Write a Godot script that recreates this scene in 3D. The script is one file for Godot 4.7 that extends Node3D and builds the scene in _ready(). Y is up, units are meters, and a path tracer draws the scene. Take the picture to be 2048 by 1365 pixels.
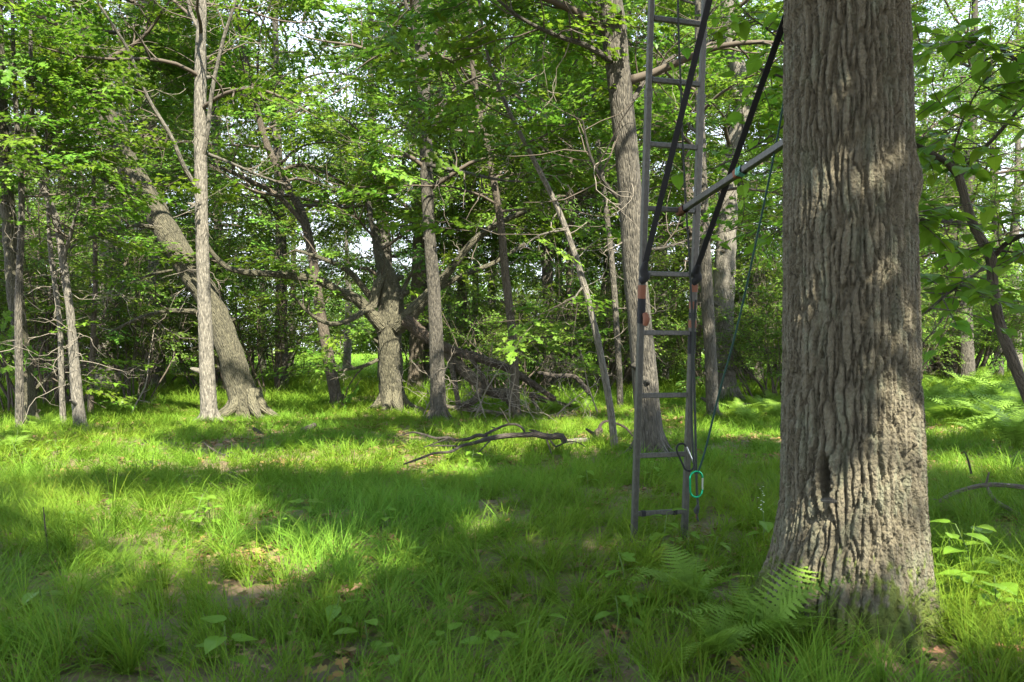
extends Node3D
# A clearing in a deciduous wood: ladder against an oak, sedge grass, maples, bushes and a meadow beyond.

var sun_dir := Vector3(0.33, 1.15, 0.94).normalized()
var rng := RandomNumberGenerator.new()
var mats := {}
var sprays := {}
var taken := {}
var beams: Array = []
var copies_made := {}
var spray_span := 0.6
var soft_noise := FastNoiseLite.new()
var bark_noise := FastNoiseLite.new()


class Shape:
	var v := PackedVector3Array()
	var n := PackedVector3Array()
	var uv := PackedVector2Array()
	var c := PackedColorArray()
	var idx := PackedInt32Array()
	var off := Vector3.ZERO
	var tint := Color.WHITE

	func point(p: Vector3, nn: Vector3, u := Vector2.ZERO) -> int:
		v.append(p - off)
		n.append(nn)
		uv.append(u)
		c.append(tint)
		return v.size() - 1

	func tri(a: Vector3, b: Vector3, d: Vector3) -> void:
		var nn := (d - a).cross(b - a).normalized()
		var k := point(a, nn)
		point(b, nn)
		point(d, nn)
		idx.append_array(PackedInt32Array([k, k + 1, k + 2]))

	static func smooth_path(path: Array, step: float) -> Array:
		var out := []
		var last := path.size() - 1
		for i in last:
			var p0: Vector4 = path[maxi(i - 1, 0)]
			var p1: Vector4 = path[i]
			var p2: Vector4 = path[i + 1]
			var p3: Vector4 = path[mini(i + 2, last)]
			var d := p2 - p1
			var count := maxi(1, int(ceil(Vector3(d.x, d.y, d.z).length() / step)))
			for k in count:
				var t := float(k) / count
				var q := 0.5 * ((2.0 * p1) + (p2 - p0) * t + (2.0 * p0 - 5.0 * p1 + 4.0 * p2 - p3) * t * t + (3.0 * p1 - p0 - 3.0 * p2 + p3) * t * t * t)
				q.w = lerpf(p1.w, p2.w, t)
				out.append(q)
		out.append(path[last])
		return out

	# a tapering round limb along points (x, y, z, radius)
	func tube(path: Array, sides: int, step: float, wobble := 0.0, noise: FastNoiseLite = null, tile := 0.4) -> void:
		var ring := smooth_path(path, step)
		var along := 0.0
		var count := ring.size()
		var side := Vector3.ZERO
		var first := v.size()
		var around := maxf(1.0, roundf(TAU * ring[0].w / tile))
		for i in count:
			var q: Vector4 = ring[i]
			var p := Vector3(q.x, q.y, q.z)
			var a: Vector4 = ring[maxi(i - 1, 0)]
			var b: Vector4 = ring[mini(i + 1, count - 1)]
			var dir := Vector3(b.x - a.x, b.y - a.y, b.z - a.z).normalized()
			if i == 0:
				side = dir.cross(Vector3(0.3, 0.1, 0.95)).normalized()
			else:
				side = (side - dir * side.dot(dir)).normalized()
				along += p.distance_to(Vector3(a.x, a.y, a.z))
			var other := dir.cross(side)
			for k in sides + 1:
				var ang := TAU * k / sides
				var nn := side * cos(ang) + other * sin(ang)
				var r := q.w
				if noise and k < sides:
					r *= 1.0 + wobble * noise.get_noise_3dv((p + nn * q.w * 1.5) * 3.0)
				elif noise:
					r = (v[v.size() - sides] + off - p).length()
				point(p + nn * r, nn, Vector2(around * k / sides, along / (tile * 4.0)))
		for i in count - 1:
			var s := first + i * (sides + 1)
			for k in sides:
				idx.append_array(PackedInt32Array([s + k, s + k + sides + 1, s + k + 1, s + k + 1, s + k + sides + 1, s + k + sides + 2]))
		var e: Vector4 = ring[count - 1]
		var z: Vector4 = ring[maxi(count - 2, 0)]
		var out_dir := Vector3(e.x - z.x, e.y - z.y, e.z - z.z).normalized()
		var tip := point(Vector3(e.x, e.y, e.z) + out_dir * e.w * 0.5, out_dir, Vector2(0.5, along / (tile * 4.0)))
		var s2 := first + (count - 1) * (sides + 1)
		for k in sides:
			idx.append_array(PackedInt32Array([s2 + k, tip, s2 + k + 1]))
		var q0: Vector4 = ring[0]
		var q1: Vector4 = ring[mini(1, count - 1)]
		var in_dir := Vector3(q0.x - q1.x, q0.y - q1.y, q0.z - q1.z).normalized()
		var foot := point(Vector3(q0.x, q0.y, q0.z), in_dir, Vector2(0.5, 0.0))
		for k in sides:
			idx.append_array(PackedInt32Array([first + k, first + k + 1, foot]))

	# a bar of rectangular section with chamfered edges from a to b
	func bar(a: Vector3, b: Vector3, wide: Vector3, w: float, h: float, cham := 0.003) -> void:
		var dir := (b - a).normalized()
		var x := (wide - dir * wide.dot(dir)).normalized()
		var y := dir.cross(x)
		var prof := [Vector2(w / 2 - cham, h / 2), Vector2(w / 2, h / 2 - cham), Vector2(w / 2, -h / 2 + cham), Vector2(w / 2 - cham, -h / 2), Vector2(-w / 2 + cham, -h / 2), Vector2(-w / 2, -h / 2 + cham), Vector2(-w / 2, h / 2 - cham), Vector2(-w / 2 + cham, h / 2)]
		for k in 8:
			var p: Vector2 = prof[k]
			var q: Vector2 = prof[(k + 1) % 8]
			var p3 := x * p.x + y * p.y
			var q3 := x * q.x + y * q.y
			var nn := (p3 + q3).normalized()
			var e := (q3 - p3).normalized()
			nn = (nn - e * nn.dot(e)).normalized()
			var s := point(a + p3, nn)
			point(b + p3, nn)
			point(b + q3, nn)
			point(a + q3, nn)
			idx.append_array(PackedInt32Array([s, s + 2, s + 1, s, s + 3, s + 2]))
		for end in 2:
			var o := b if end else a
			var nn := dir if end else -dir
			var flip := 1 if end else 0
			var s := point(o, nn)
			for k in 8:
				point(o + x * prof[k].x + y * prof[k].y, nn)
			for k in 8:
				idx.append_array(PackedInt32Array([s, s + 1 + (k + flip) % 8, s + 1 + (k + 1 - flip) % 8]))

	func arrays() -> Array:
		var a := []
		a.resize(Mesh.ARRAY_MAX)
		a[Mesh.ARRAY_VERTEX] = v
		a[Mesh.ARRAY_NORMAL] = n
		a[Mesh.ARRAY_TEX_UV] = uv
		a[Mesh.ARRAY_COLOR] = c
		a[Mesh.ARRAY_INDEX] = idx
		return a

	func mesh(m: Material, onto: ArrayMesh = null) -> ArrayMesh:
		var am := onto if onto else ArrayMesh.new()
		am.add_surface_from_arrays(Mesh.PRIMITIVE_TRIANGLES, arrays())
		am.surface_set_material(am.get_surface_count() - 1, m)
		return am


# ---------------------------------------------------------------- helpers
func lin(r: float, g: float, b: float) -> Color:
	return Color(r, g, b).linear_to_srgb()

func numbered(called: String) -> String:
	if not taken.has(called):
		taken[called] = 0
		return called
	taken[called] += 1
	return "%s_%03d" % [called, taken[called]]

func thing(called: String, label: String, category: String, at := Vector3.ZERO, group := "") -> Node3D:
	var o := Node3D.new()
	o.name = numbered(called)
	add_child(o)
	o.position = at
	tag(o, label, category, group)
	return o

func tag(o: Node, label: String, category: String, group := "", kind := "") -> void:
	o.set_meta("label", label)
	o.set_meta("category", category)
	if group:
		o.set_meta("group", group)
	if kind:
		o.set_meta("kind", kind)

func part(called: String, shape: Shape, m: Material, parent: Node) -> MeshInstance3D:
	return part_mesh(called, shape.mesh(m), parent)

func part_mesh(called: String, mesh: Mesh, parent: Node) -> MeshInstance3D:
	var o := MeshInstance3D.new()
	o.name = called
	o.mesh = mesh
	parent.add_child(o, true)
	return o

func xyz(q: Vector4) -> Vector3:
	return Vector3(q.x, q.y, q.z)

func ground_at(x: float, z: float) -> float:
	var fade := clampf((60.0 - Vector2(x, z).length()) / 20.0, 0.0, 1.0)
	return fade * (0.07 * soft_noise.get_noise_2d(x * 16.0, z * 16.0) + 0.035 * soft_noise.get_noise_2d(x * 70.0 + 90.0, z * 70.0))

func plain(r: float, g: float, b: float, rough := 0.9, metal := 0.0) -> StandardMaterial3D:
	var m := StandardMaterial3D.new()
	m.albedo_color = lin(r, g, b)
	m.roughness = rough
	m.metallic = metal
	return m

func leafy(r: float, g: float, b: float, through: float, rough := 0.42) -> StandardMaterial3D:
	var m := plain(r, g, b, rough)
	m.metallic_specular = 0.3
	m.vertex_color_use_as_albedo = true
	m.cull_mode = BaseMaterial3D.CULL_DISABLED
	m.backlight_enabled = true
	m.backlight = Color(through, through, through * 0.72).linear_to_srgb()
	return m

func noise_texture(kind: int, freq: float, a: Color, b: Color, seed_value: int, cell := 0, octaves := 3) -> NoiseTexture2D:
	var f := FastNoiseLite.new()
	f.noise_type = kind
	f.frequency = freq
	f.seed = seed_value
	f.fractal_octaves = octaves
	if kind == FastNoiseLite.TYPE_CELLULAR:
		f.cellular_return_type = cell
		f.domain_warp_enabled = true
		f.domain_warp_amplitude = 12.0
		f.domain_warp_frequency = 0.02
	var t := NoiseTexture2D.new()
	t.width = 512
	t.height = 512
	t.seamless = true
	t.noise = f
	var ramp := Gradient.new()
	ramp.set_color(0, a)
	ramp.set_color(1, b)
	t.color_ramp = ramp
	return t

func bark(dark: Color, light: Color, relief: float, seed_value: int) -> StandardMaterial3D:
	var m := StandardMaterial3D.new()
	m.albedo_texture = noise_texture(FastNoiseLite.TYPE_SIMPLEX_SMOOTH, 0.018, dark.linear_to_srgb(), light.linear_to_srgb(), seed_value, 0, 5)
	m.roughness = 0.92
	m.heightmap_enabled = true
	m.heightmap_scale = relief
	m.heightmap_texture = mats.bark_relief
	return m


func materials() -> void:
	mats.bark_relief = noise_texture(FastNoiseLite.TYPE_CELLULAR, 0.022, Color.BLACK, Color.WHITE, 5, FastNoiseLite.RETURN_DISTANCE2_SUB, 2)
	mats.grey_bark = bark(Color(0.05, 0.046, 0.034), Color(0.14, 0.126, 0.094), 4.0, 11)
	mats.pale_bark = bark(Color(0.08, 0.074, 0.058), Color(0.25, 0.23, 0.18), 2.5, 12)
	mats.brown_bark = bark(Color(0.06, 0.05, 0.034), Color(0.17, 0.14, 0.095), 4.0, 13)
	mats.mossy_bark = bark(Color(0.06, 0.058, 0.034), Color(0.15, 0.137, 0.085), 5.0, 14)
	mats.dead_wood = bark(Color(0.10, 0.08, 0.06), Color(0.26, 0.22, 0.17), 2.0, 15)
	mats.pale_twig = plain(0.20, 0.175, 0.135)
	mats.dark_twig = plain(0.075, 0.06, 0.042)
	mats.dark_branch = bark(Color(0.03, 0.025, 0.019), Color(0.09, 0.074, 0.056), 2.0, 16)
	mats.rot_wood = bark(Color(0.042, 0.032, 0.022), Color(0.14, 0.105, 0.07), 3.0, 17)
	mats.maple_leaf = leafy(0.132, 0.25, 0.028, 0.95)
	mats.small_leaf = leafy(0.142, 0.252, 0.035, 0.95)
	mats.broad_leaf = leafy(0.15, 0.285, 0.028, 1.0)
	mats.grass = leafy(0.150, 0.265, 0.027, 0.8, 0.65)
	mats.grass.metallic_specular = 0.18
	mats.fern = leafy(0.19, 0.32, 0.045, 0.9, 0.6)
	mats.dead_leaf = leafy(0.20, 0.12, 0.052, 0.3, 0.9)
	mats.ladder = plain(0.075, 0.082, 0.07, 0.42, 0.3)
	mats.ladder.albedo_color = Color.WHITE
	mats.ladder.albedo_texture = noise_texture(FastNoiseLite.TYPE_SIMPLEX_SMOOTH, 0.04, Color(0.055, 0.054, 0.046).linear_to_srgb(), Color(0.13, 0.127, 0.11).linear_to_srgb(), 51, 0, 5)
	mats.ladder.uv1_triplanar = true
	mats.ladder.uv1_world_triplanar = true
	mats.ladder.uv1_scale = Vector3(3, 1.2, 3)
	mats.webbing = plain(0.012, 0.012, 0.013, 0.8)
	mats.rope = plain(0.03, 0.035, 0.028, 0.85)
	mats.green_rope = plain(0.02, 0.06, 0.045, 0.85)
	mats.orange_tape = plain(0.19, 0.068, 0.030, 0.65)
	mats.rust = plain(0.12, 0.05, 0.025, 0.8)
	mats.teal_cord = plain(0.12, 0.36, 0.28, 0.7)
	mats.green_metal = plain(0.01, 0.42, 0.18, 0.25, 0.6)
	mats.silver = plain(0.6, 0.6, 0.58, 0.3, 0.9)
	mats.soil = StandardMaterial3D.new()
	mats.soil.albedo_texture = noise_texture(FastNoiseLite.TYPE_SIMPLEX_SMOOTH, 0.03, Color(0.07, 0.055, 0.028).linear_to_srgb(), Color(0.20, 0.13, 0.07).linear_to_srgb(), 31, 0, 5)
	mats.soil.uv1_triplanar = true
	mats.soil.uv1_world_triplanar = true
	mats.soil.uv1_scale = Vector3(0.6, 0.6, 0.6)
	mats.soil.roughness = 0.95
	mats.meadow = StandardMaterial3D.new()
	mats.meadow.albedo_texture = noise_texture(FastNoiseLite.TYPE_SIMPLEX_SMOOTH, 0.03, Color(0.16, 0.24, 0.05).linear_to_srgb(), Color(0.34, 0.34, 0.12).linear_to_srgb(), 33, 0, 5)
	mats.meadow.uv1_triplanar = true
	mats.meadow.uv1_world_triplanar = true
	mats.meadow.uv1_scale = Vector3(0.1, 0.1, 0.1)
	mats.meadow.roughness = 0.95


# ---------------------------------------------------------------- leaves
const MAPLE := [Vector2(0.0, 0.0), Vector2(-0.10, 0.16), Vector2(0.02, 0.40), Vector2(0.20, 0.27), Vector2(0.40, 0.56), Vector2(0.46, 0.40), Vector2(0.60, 0.40), Vector2(0.56, 0.17), Vector2(0.80, 0.20), Vector2(1.0, 0.0)]
const OVAL := [Vector2(0.0, 0.0), Vector2(0.18, 0.24), Vector2(0.45, 0.31), Vector2(0.75, 0.20), Vector2(1.0, 0.0)]
const HEART := [Vector2(0.0, 0.0), Vector2(-0.07, 0.16), Vector2(0.05, 0.36), Vector2(0.30, 0.42), Vector2(0.58, 0.33), Vector2(0.82, 0.14), Vector2(1.0, 0.0)]

# one flat leaf folded along its midrib; x along the leaf, up its face
func add_leaf(s: Shape, outline: Array, at: Vector3, x: Vector3, up: Vector3, size: float, fold := 0.16, droop := 0.18) -> void:
	var z := x.cross(up).normalized()
	up = z.cross(x).normalized()
	var mid := at + x * size * 0.38 - up * droop * size * 0.14
	for side: float in [-1.0, 1.0]:
		for k in outline.size() - 1:
			var a: Vector2 = outline[k]
			var b: Vector2 = outline[k + 1]
			var pa := at + (x * a.x + z * side * a.y + up * (fold * a.y - droop * a.x * a.x)) * size
			var pb := at + (x * b.x + z * side * b.y + up * (fold * b.y - droop * b.x * b.x)) * size
			if side > 0.0:
				s.tri(mid, pa, pb)
			else:
				s.tri(mid, pb, pa)

# a leafy bough end: one twig with side twigs, leaves mostly level
func make_spray(outline: Array, count: int, size: float, length: float, wide: float, deep: float, leaf_mat: Material, twig_mat: Material) -> ArrayMesh:
	var s := Shape.new()
	var w := Shape.new()
	w.tube([Vector4(-0.05, 0, 0, 0.005), Vector4(length * 0.5, -0.01, 0.01, 0.0035), Vector4(length, -0.08 * length, 0, 0.0015)], 3, 0.3)
	var per := 6
	var twiglets := maxi(1, count / per)
	for q in twiglets:
		var t := (q + rng.randf()) / twiglets
		var side := 1.0 if q % 2 == 0 else -1.0
		var root := Vector3(length * t, -0.08 * length * t * t, 0)
		var yaw := side * rng.randf_range(0.4, 1.2) * (1.0 - 0.45 * t)
		var reach := wide * rng.randf_range(0.5, 1.1) * (1.0 - 0.4 * t)
		var dir := Vector3(cos(yaw), rng.randf_range(-0.6, 0.6) * deep, sin(yaw)).normalized()
		w.tube([Vector4(root.x, root.y, root.z, 0.0025), Vector4(root.x + dir.x * reach, root.y + dir.y * reach, root.z + dir.z * reach, 0.001)], 3, 0.5)
		for k in per:
			var u := (k + rng.randf()) / per
			var turn := yaw + rng.randf_range(-1.2, 1.2)
			var x := Vector3(cos(turn), rng.randf_range(-0.45, 0.15), sin(turn)).normalized()
			var up := Vector3(rng.randf_range(-0.35, 0.35), 1.0, rng.randf_range(-0.35, 0.35)).normalized()
			var at := root + dir * reach * u + Vector3(0, rng.randf_range(-0.4, 0.4) * size, 0)
			var shade := rng.randf_range(0.8, 1.15)
			s.tint = Color(shade * rng.randf_range(0.88, 1.18), shade, shade * rng.randf_range(0.8, 1.2))
			add_leaf(s, outline, at, x, up, size * rng.randf_range(0.65, 1.2), rng.randf_range(0.05, 0.3), rng.randf_range(0.0, 0.35))
	return w.mesh(twig_mat, s.mesh(leaf_mat))

func lit_through(p: Vector3, half := 0.0) -> bool:
	for b in beams:
		var d: Vector3 = p - b[0]
		var along := d.dot(sun_dir)
		if along > 0.6 and (d - sun_dir * along).length() < b[1] * rng.randf_range(0.75, 1.1) + half:
			return true
	return false

func scatter(called: String, mesh: Mesh, places: Array, tints: Array, parent: Node, off := Vector3.ZERO) -> MultiMeshInstance3D:
	var mm := MultiMesh.new()
	mm.transform_format = MultiMesh.TRANSFORM_3D
	mm.use_colors = true
	mm.mesh = mesh
	mm.instance_count = places.size()
	for i in places.size():
		var t: Transform3D = places[i]
		t.origin -= off
		mm.set_instance_transform(i, t)
		mm.set_instance_color(i, tints[i])
	copies_made[called] = copies_made.get(called, 0) + places.size()
	var o := MultiMeshInstance3D.new()
	o.name = called
	o.multimesh = mm
	o.set_meta("kind", "stuff")
	parent.add_child(o, true)
	return o

func leaf_tint(base: Color) -> Color:
	var b := rng.randf_range(0.75, 1.25)
	var y := rng.randf_range(-0.16, 0.2)
	return Color(base.r * b * (1.0 + y), base.g * b, base.b * b * (1.0 - y))


# ---------------------------------------------------------------- trees
func path_at(path: Array, t: float) -> Array:
	var f := t * (path.size() - 1)
	var i := mini(int(f), path.size() - 2)
	var a: Vector4 = path[i]
	var b: Vector4 = path[i + 1]
	return [a.lerp(b, f - i), Vector3(b.x - a.x, b.y - a.y, b.z - a.z).normalized()]

func wander(start: Vector3, dir: Vector3, length: float, r0: float, r1: float, bend: float, lift: float, pieces := 4) -> Array:
	var out := [Vector4(start.x, start.y, start.z, r0)]
	var p := start
	var d := dir
	for k in pieces:
		d = (d + Vector3(rng.randf_range(-bend, bend), rng.randf_range(-bend, bend) + lift, rng.randf_range(-bend, bend))).normalized()
		p += d * length / pieces
		out.append(Vector4(p.x, p.y, p.z, lerpf(r0, r1, (k + 1.0) / pieces)))
	return out

func put_sprays(places: Array, path: Array, gap: float, size: float, loose: float, from := 0.3) -> void:
	var length := 0.0
	for k in path.size() - 1:
		length += xyz(path[k]).distance_to(xyz(path[k + 1]))
	var count := maxi(1, int(length * (1.0 - from) / gap))
	for k in count:
		var q := path_at(path, from + (1.0 - from) * (k + rng.randf()) / count)
		var p: Vector3 = xyz(q[0]) + Vector3(rng.randf_range(-loose, loose), rng.randf_range(-loose, loose) * 0.7, rng.randf_range(-loose, loose))
		var d: Vector3 = q[1]
		d = (Vector3(d.x, d.y * 0.35, d.z) + Vector3(rng.randf_range(-0.9, 0.9), rng.randf_range(-0.35, 0.25), rng.randf_range(-0.9, 0.9))).normalized()
		var up := Vector3(rng.randf_range(-0.45, 0.45), 1.0, rng.randf_range(-0.45, 0.45))
		var z := d.cross(up).normalized()
		var s := size * rng.randf_range(0.75, 1.25)
		if lit_through(p + d * spray_span * 0.5 * s, spray_span * 0.36 * s):
			continue
		places.append(Transform3D(Basis(d * s, z.cross(d) * s, z * s), p))

# leafy side branches along a limb
func side_branches(twigs: Shape, places: Array, limb: Array, count: int, length: float, gap: float, size: float, from: float, loose := 0.14) -> void:
	for j in count:
		var q := path_at(limb, from + (1.0 - from) * (j + rng.randf()) / count)
		var at: Vector4 = q[0]
		var d: Vector3 = q[1]
		var out := Vector3(rng.randf_range(-1, 1), rng.randf_range(-0.3, 0.5), rng.randf_range(-1, 1))
		out = (out - d * out.dot(d)).normalized()
		var dir := (out * 0.85 + d * 0.55).normalized()
		var r := minf(at.w * 0.55, 0.016)
		var side := wander(xyz(at), dir, length * rng.randf_range(0.55, 1.25), r, 0.003, 0.32, 0.02, 4)
		twigs.tube(side, 4, 0.3)
		put_sprays(places, side, gap, size, loose, 0.2)

func dead_twigs(s: Shape, path: Array, count: int, length: float, from := 0.1, to := 0.95) -> void:
	for j in count:
		var q := path_at(path, rng.randf_range(from, to))
		var at: Vector4 = q[0]
		var d: Vector3 = q[1]
		var out := Vector3(rng.randf_range(-1, 1), rng.randf_range(-0.5, 0.35), rng.randf_range(-1, 1))
		out = (out - d * out.dot(d) * 0.8).normalized()
		var main := wander(xyz(at), out, length * rng.randf_range(0.3, 1.2), 0.005, 0.0018, 0.55, -0.03, 6)
		s.tube(main, 4, 0.5)
		for k in rng.randi_range(2, 4):
			var f := path_at(main, rng.randf_range(0.2, 0.9))
			var fork := wander(xyz(f[0]), (f[1] + Vector3(rng.randf_range(-1, 1), rng.randf_range(-0.8, 0.6), rng.randf_range(-1, 1))).normalized(), length * rng.randf_range(0.15, 0.5), 0.0032, 0.0014, 0.6, 0.0, 3)
			s.tube(fork, 3, 0.5)

# trunk and limbs as given; leafy boughs grow by themselves above o.low
func tree(called: String, label: String, group: String, trunk: Array, limbs: Array, o: Dictionary) -> Node3D:
	rng.seed = hash(label) + int(o.get("seed", 0))
	var foot := xyz(trunk[0])
	var root := thing(called, label, "tree", foot, group)
	var wood: Material = mats[o.get("bark", "grey_bark")]
	if o.has("mesh"):
		part_mesh("trunk", o.mesh, root)
	else:
		var t := Shape.new()
		t.off = foot
		t.tube(trunk, int(o.get("sides", 16)), 0.14, o.get("wobble", 0.09), bark_noise)
		part("trunk", t, wood, root)
	if not o.has("leaf") and trunk[1].w > 0.05:
		# roots running out from the foot, and stubs of lost boughs
		for k in 6:
			var ang := TAU * (k + rng.randf_range(-0.3, 0.3)) / 6.0
			var d := Vector3(cos(ang), 0, sin(ang))
			var w: float = trunk[1].w
			var a := Vector3(trunk[1].x, 0, trunk[1].z)
			var s := Shape.new()
			s.off = foot
			var r0 := a + d * w * 0.55 + Vector3(0, w * 1.7, 0)
			var r1 := a + d * w * 1.15 + Vector3(0, w * 0.55, 0)
			var r2 := a + d * w * rng.randf_range(1.9, 2.8) + Vector3(0, -0.02, 0)
			s.tube([Vector4(r0.x, r0.y, r0.z, w * 0.34), Vector4(r1.x, r1.y, r1.z, w * 0.30), Vector4(r2.x, r2.y, r2.z, w * 0.12)], 8, 0.05, 0.15, bark_noise)
			part("root", s, wood, root)
		for k in 5:
			var q := path_at(trunk, rng.randf_range(0.15, 0.75))
			var at: Vector4 = q[0]
			var ang := rng.randf() * TAU
			var d := Vector3(cos(ang), rng.randf_range(0.1, 0.8), sin(ang)).normalized()
			var b := xyz(at) + d * at.w * 0.6
			var e := xyz(at) + d * (at.w + rng.randf_range(0.03, 0.16))
			var s := Shape.new()
			s.off = foot
			s.tube([Vector4(b.x, b.y, b.z, at.w * 0.5), Vector4(b.x, b.y, b.z, at.w * 0.42).lerp(Vector4(e.x, e.y, e.z, at.w * 0.22), 0.5), Vector4(e.x, e.y, e.z, at.w * rng.randf_range(0.1, 0.2))], 7, 0.03, 0.3, bark_noise)
			part("stub", s, wood, root)
	var twigs := Shape.new()
	twigs.off = foot
	var pale := Shape.new()
	pale.off = foot
	var places := []
	var size: float = o.get("size", 1.0)
	spray_span = {"maple": 0.62, "oak": 1.0, "far": 1.2, "hazel": 0.62}[o.get("leaf", "maple")]
	var gap: float = o.get("gap", 0.19)
	for limb in limbs:
		var s := Shape.new()
		s.off = foot
		s.tube(limb, 9, 0.12, 0.12, bark_noise)
		part("limb", s, wood, root)
		if o.get("limb_leaves", 8) > 0:
			side_branches(twigs, places, limb, int(o.get("limb_leaves", 8)), o.get("limb_len", 0.8), gap, size, 0.25)
		if o.get("limb_dead", 0) > 0:
			dead_twigs(pale, limb, int(o.limb_dead), 0.7)
	var low: float = o.get("low", 3.0)
	var high: float = o.get("high", 9.0)
	for j in int(o.get("boughs", 10)):
		var y := lerpf(low, high, (j + rng.randf()) / float(o.get("boughs", 10)))
		var f0 := 0.0
		var f1 := 0.98
		for it in 14:
			var g: Vector4 = path_at(trunk, (f0 + f1) / 2.0)[0]
			if g.y < y:
				f0 = (f0 + f1) / 2.0
			else:
				f1 = (f0 + f1) / 2.0
		var at: Vector4 = path_at(trunk, f0)[0]
		var ang: float = o.get("turn", 0.0) + j * 2.4 + rng.randf_range(-0.4, 0.4)
		var rise := rng.randf_range(0.1, 0.75)
		var reach: float = o.get("reach", 2.2) * rng.randf_range(0.65, 1.2) * (1.0 - 0.35 * (y - low) / maxf(high - low, 0.1))
		var bough := wander(xyz(at), Vector3(cos(ang), rise, sin(ang)).normalized(), reach, minf(at.w * 0.42, 0.05), 0.006, 0.22, -0.03, 6)
		twigs.tube(bough, 6, 0.25)
		side_branches(twigs, places, bough, int(o.get("side", 8)), o.get("side_len", 0.85), gap, size, 0.2, o.get("loose", 0.14))
		put_sprays(places, bough, gap, size, 0.2, 0.5)
	if int(o.get("dead", 0)) > 0:
		dead_twigs(pale, trunk, int(o.dead), o.get("dead_len", 0.75), 0.3, 0.85)
	if twigs.v.size():
		part("branches", twigs, mats[o.get("twig", "dark_twig")], root).set_meta("kind", "stuff")
	if pale.v.size():
		part("dead_twigs", pale, mats.pale_twig, root).set_meta("kind", "stuff")
	if places.size():
		var tints := []
		var base: Color = o.get("tint", Color(1, 1, 1))
		for k in places.size():
			tints.append(leaf_tint(base))
		scatter("crown", sprays[o.get("leaf", "maple")], places, tints, root, foot)
	return root

# many thin stems from one stool, leafy above the knee
func make_bush(called: String, label: String, group: String, stems: int, height: float, spread: float, leaf: String, density: int, bare: float) -> Node3D:
	var root := thing(called, label, "bush", Vector3.ZERO, group)
	var places := []
	var twigs := Shape.new()
	for k in stems:
		var ang := TAU * (k + rng.randf_range(-0.3, 0.3)) / stems
		var lean := rng.randf_range(0.1, 0.5)
		var start := Vector3(cos(ang), 0, sin(ang)) * rng.randf_range(0.05, 0.28) + Vector3(0, -0.08, 0)
		var stem := wander(start, Vector3(cos(ang) * lean * spread, 1.0, sin(ang) * lean * spread).normalized(), height * rng.randf_range(0.7, 1.1), rng.randf_range(0.012, 0.026), 0.005, 0.16, 0.0, 6)
		var s := Shape.new()
		s.tube(stem, 5, 0.25)
		part("stem", s, mats.dark_twig, root)
		side_branches(twigs, places, stem, density, 0.75, 0.24, 1.0, bare, 0.2)
		if k % 3 == 0:
			dead_twigs(twigs, stem, 4, 0.5, 0.05, 0.5)
	part("branches", twigs, mats.dark_twig, root).set_meta("kind", "stuff")
	var tints := []
	for k in places.size():
		tints.append(leaf_tint(Color(1, 1, 1)))
	scatter("foliage", sprays[leaf], places, tints, root)
	return root

func copy_of(o: Node3D, at: Vector3, turn: float, scale_by: float) -> Node3D:
	var c: Node3D = o.duplicate()
	c.name = numbered(String(o.name).rstrip("0123456789_"))
	add_child(c)
	put(c, at, turn, scale_by)
	return c

func put(o: Node3D, at: Vector3, turn: float, scale_by: float) -> void:
	o.position = Vector3(at.x, ground_at(at.x, at.z), at.z)
	o.basis = Basis(Vector3.UP, turn).scaled(Vector3.ONE * scale_by)

# ---------------------------------------------------------------- grass and herbs
func make_sward(radius: float, clumps: int, blades: int, length: float, width: float, comb: float) -> ArrayMesh:
	var s := Shape.new()
	for q in clumps:
		var rad := radius * sqrt(rng.randf())
		var way := rng.randf() * TAU
		var centre := Vector3(cos(way) * rad, -0.015, sin(way) * rad)
		var heading := rng.randfn(0.0, comb)
		var tall := length * rng.randf_range(0.6, 1.15)
		for k in blades:
			var ang := heading + rng.randfn(0.0, 0.95)
			var around := rng.randf() * TAU
			var p := centre + Vector3(cos(around), 0, sin(around)) * radius * 0.09 * rng.randf()
			var dir := Vector3(cos(ang), 0, sin(ang))
			var side := Vector3(-dir.z, 0, dir.x).rotated(dir, rng.randf_range(-0.5, 0.5))
			var theta := rng.randf_range(0.2, 1.0)
			var curl := rng.randf_range(0.6, 1.6)
			var total := tall * rng.randf_range(0.45, 1.15)
			var b := rng.randf_range(0.75, 1.2)
			s.tint = Color(1.8, 0.9, 2.0) * b if rng.randf() < 0.05 else Color(b * rng.randf_range(0.85, 1.2), b, b)
			s.tint.a = 1.0
			var first := s.v.size()
			for j in 5:
				var t := j / 4.0
				var a := theta + curl * t
				var tangent := Vector3(0, cos(a), 0) + dir * sin(a)
				var nn := side.cross(tangent).normalized()
				var w := width * (1.0 - t * t) * 0.5
				s.point(p - side * w, nn)
				if j < 4:
					s.point(p + side * w, nn)
				p += tangent * total / 4.0
			for j in 3:
				var e := first + j * 2
				s.idx.append_array(PackedInt32Array([e, e + 2, e + 1, e + 1, e + 2, e + 3]))
			s.idx.append_array(PackedInt32Array([first + 6, first + 8, first + 7]))
	return s.mesh(mats.grass)

func bare_ground(x: float, z: float) -> float:
	var b := soft_noise.get_noise_2d(x * 55.0 + 300.0, z * 55.0) + 0.5 * soft_noise.get_noise_2d(x * 150.0, z * 150.0 + 70.0)
	for spot in bare_spots:
		var d := Vector2(x - spot.x, (z - spot.z) * 0.8).length()
		b += 0.5 * clampf(1.3 - d / spot.y, 0.0, 1.0)
	return b

var bare_spots: Array = []

func in_trunk(x: float, z: float) -> bool:
	return Vector2(x - 1.32, z + 3.1).length() < 0.24

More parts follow.
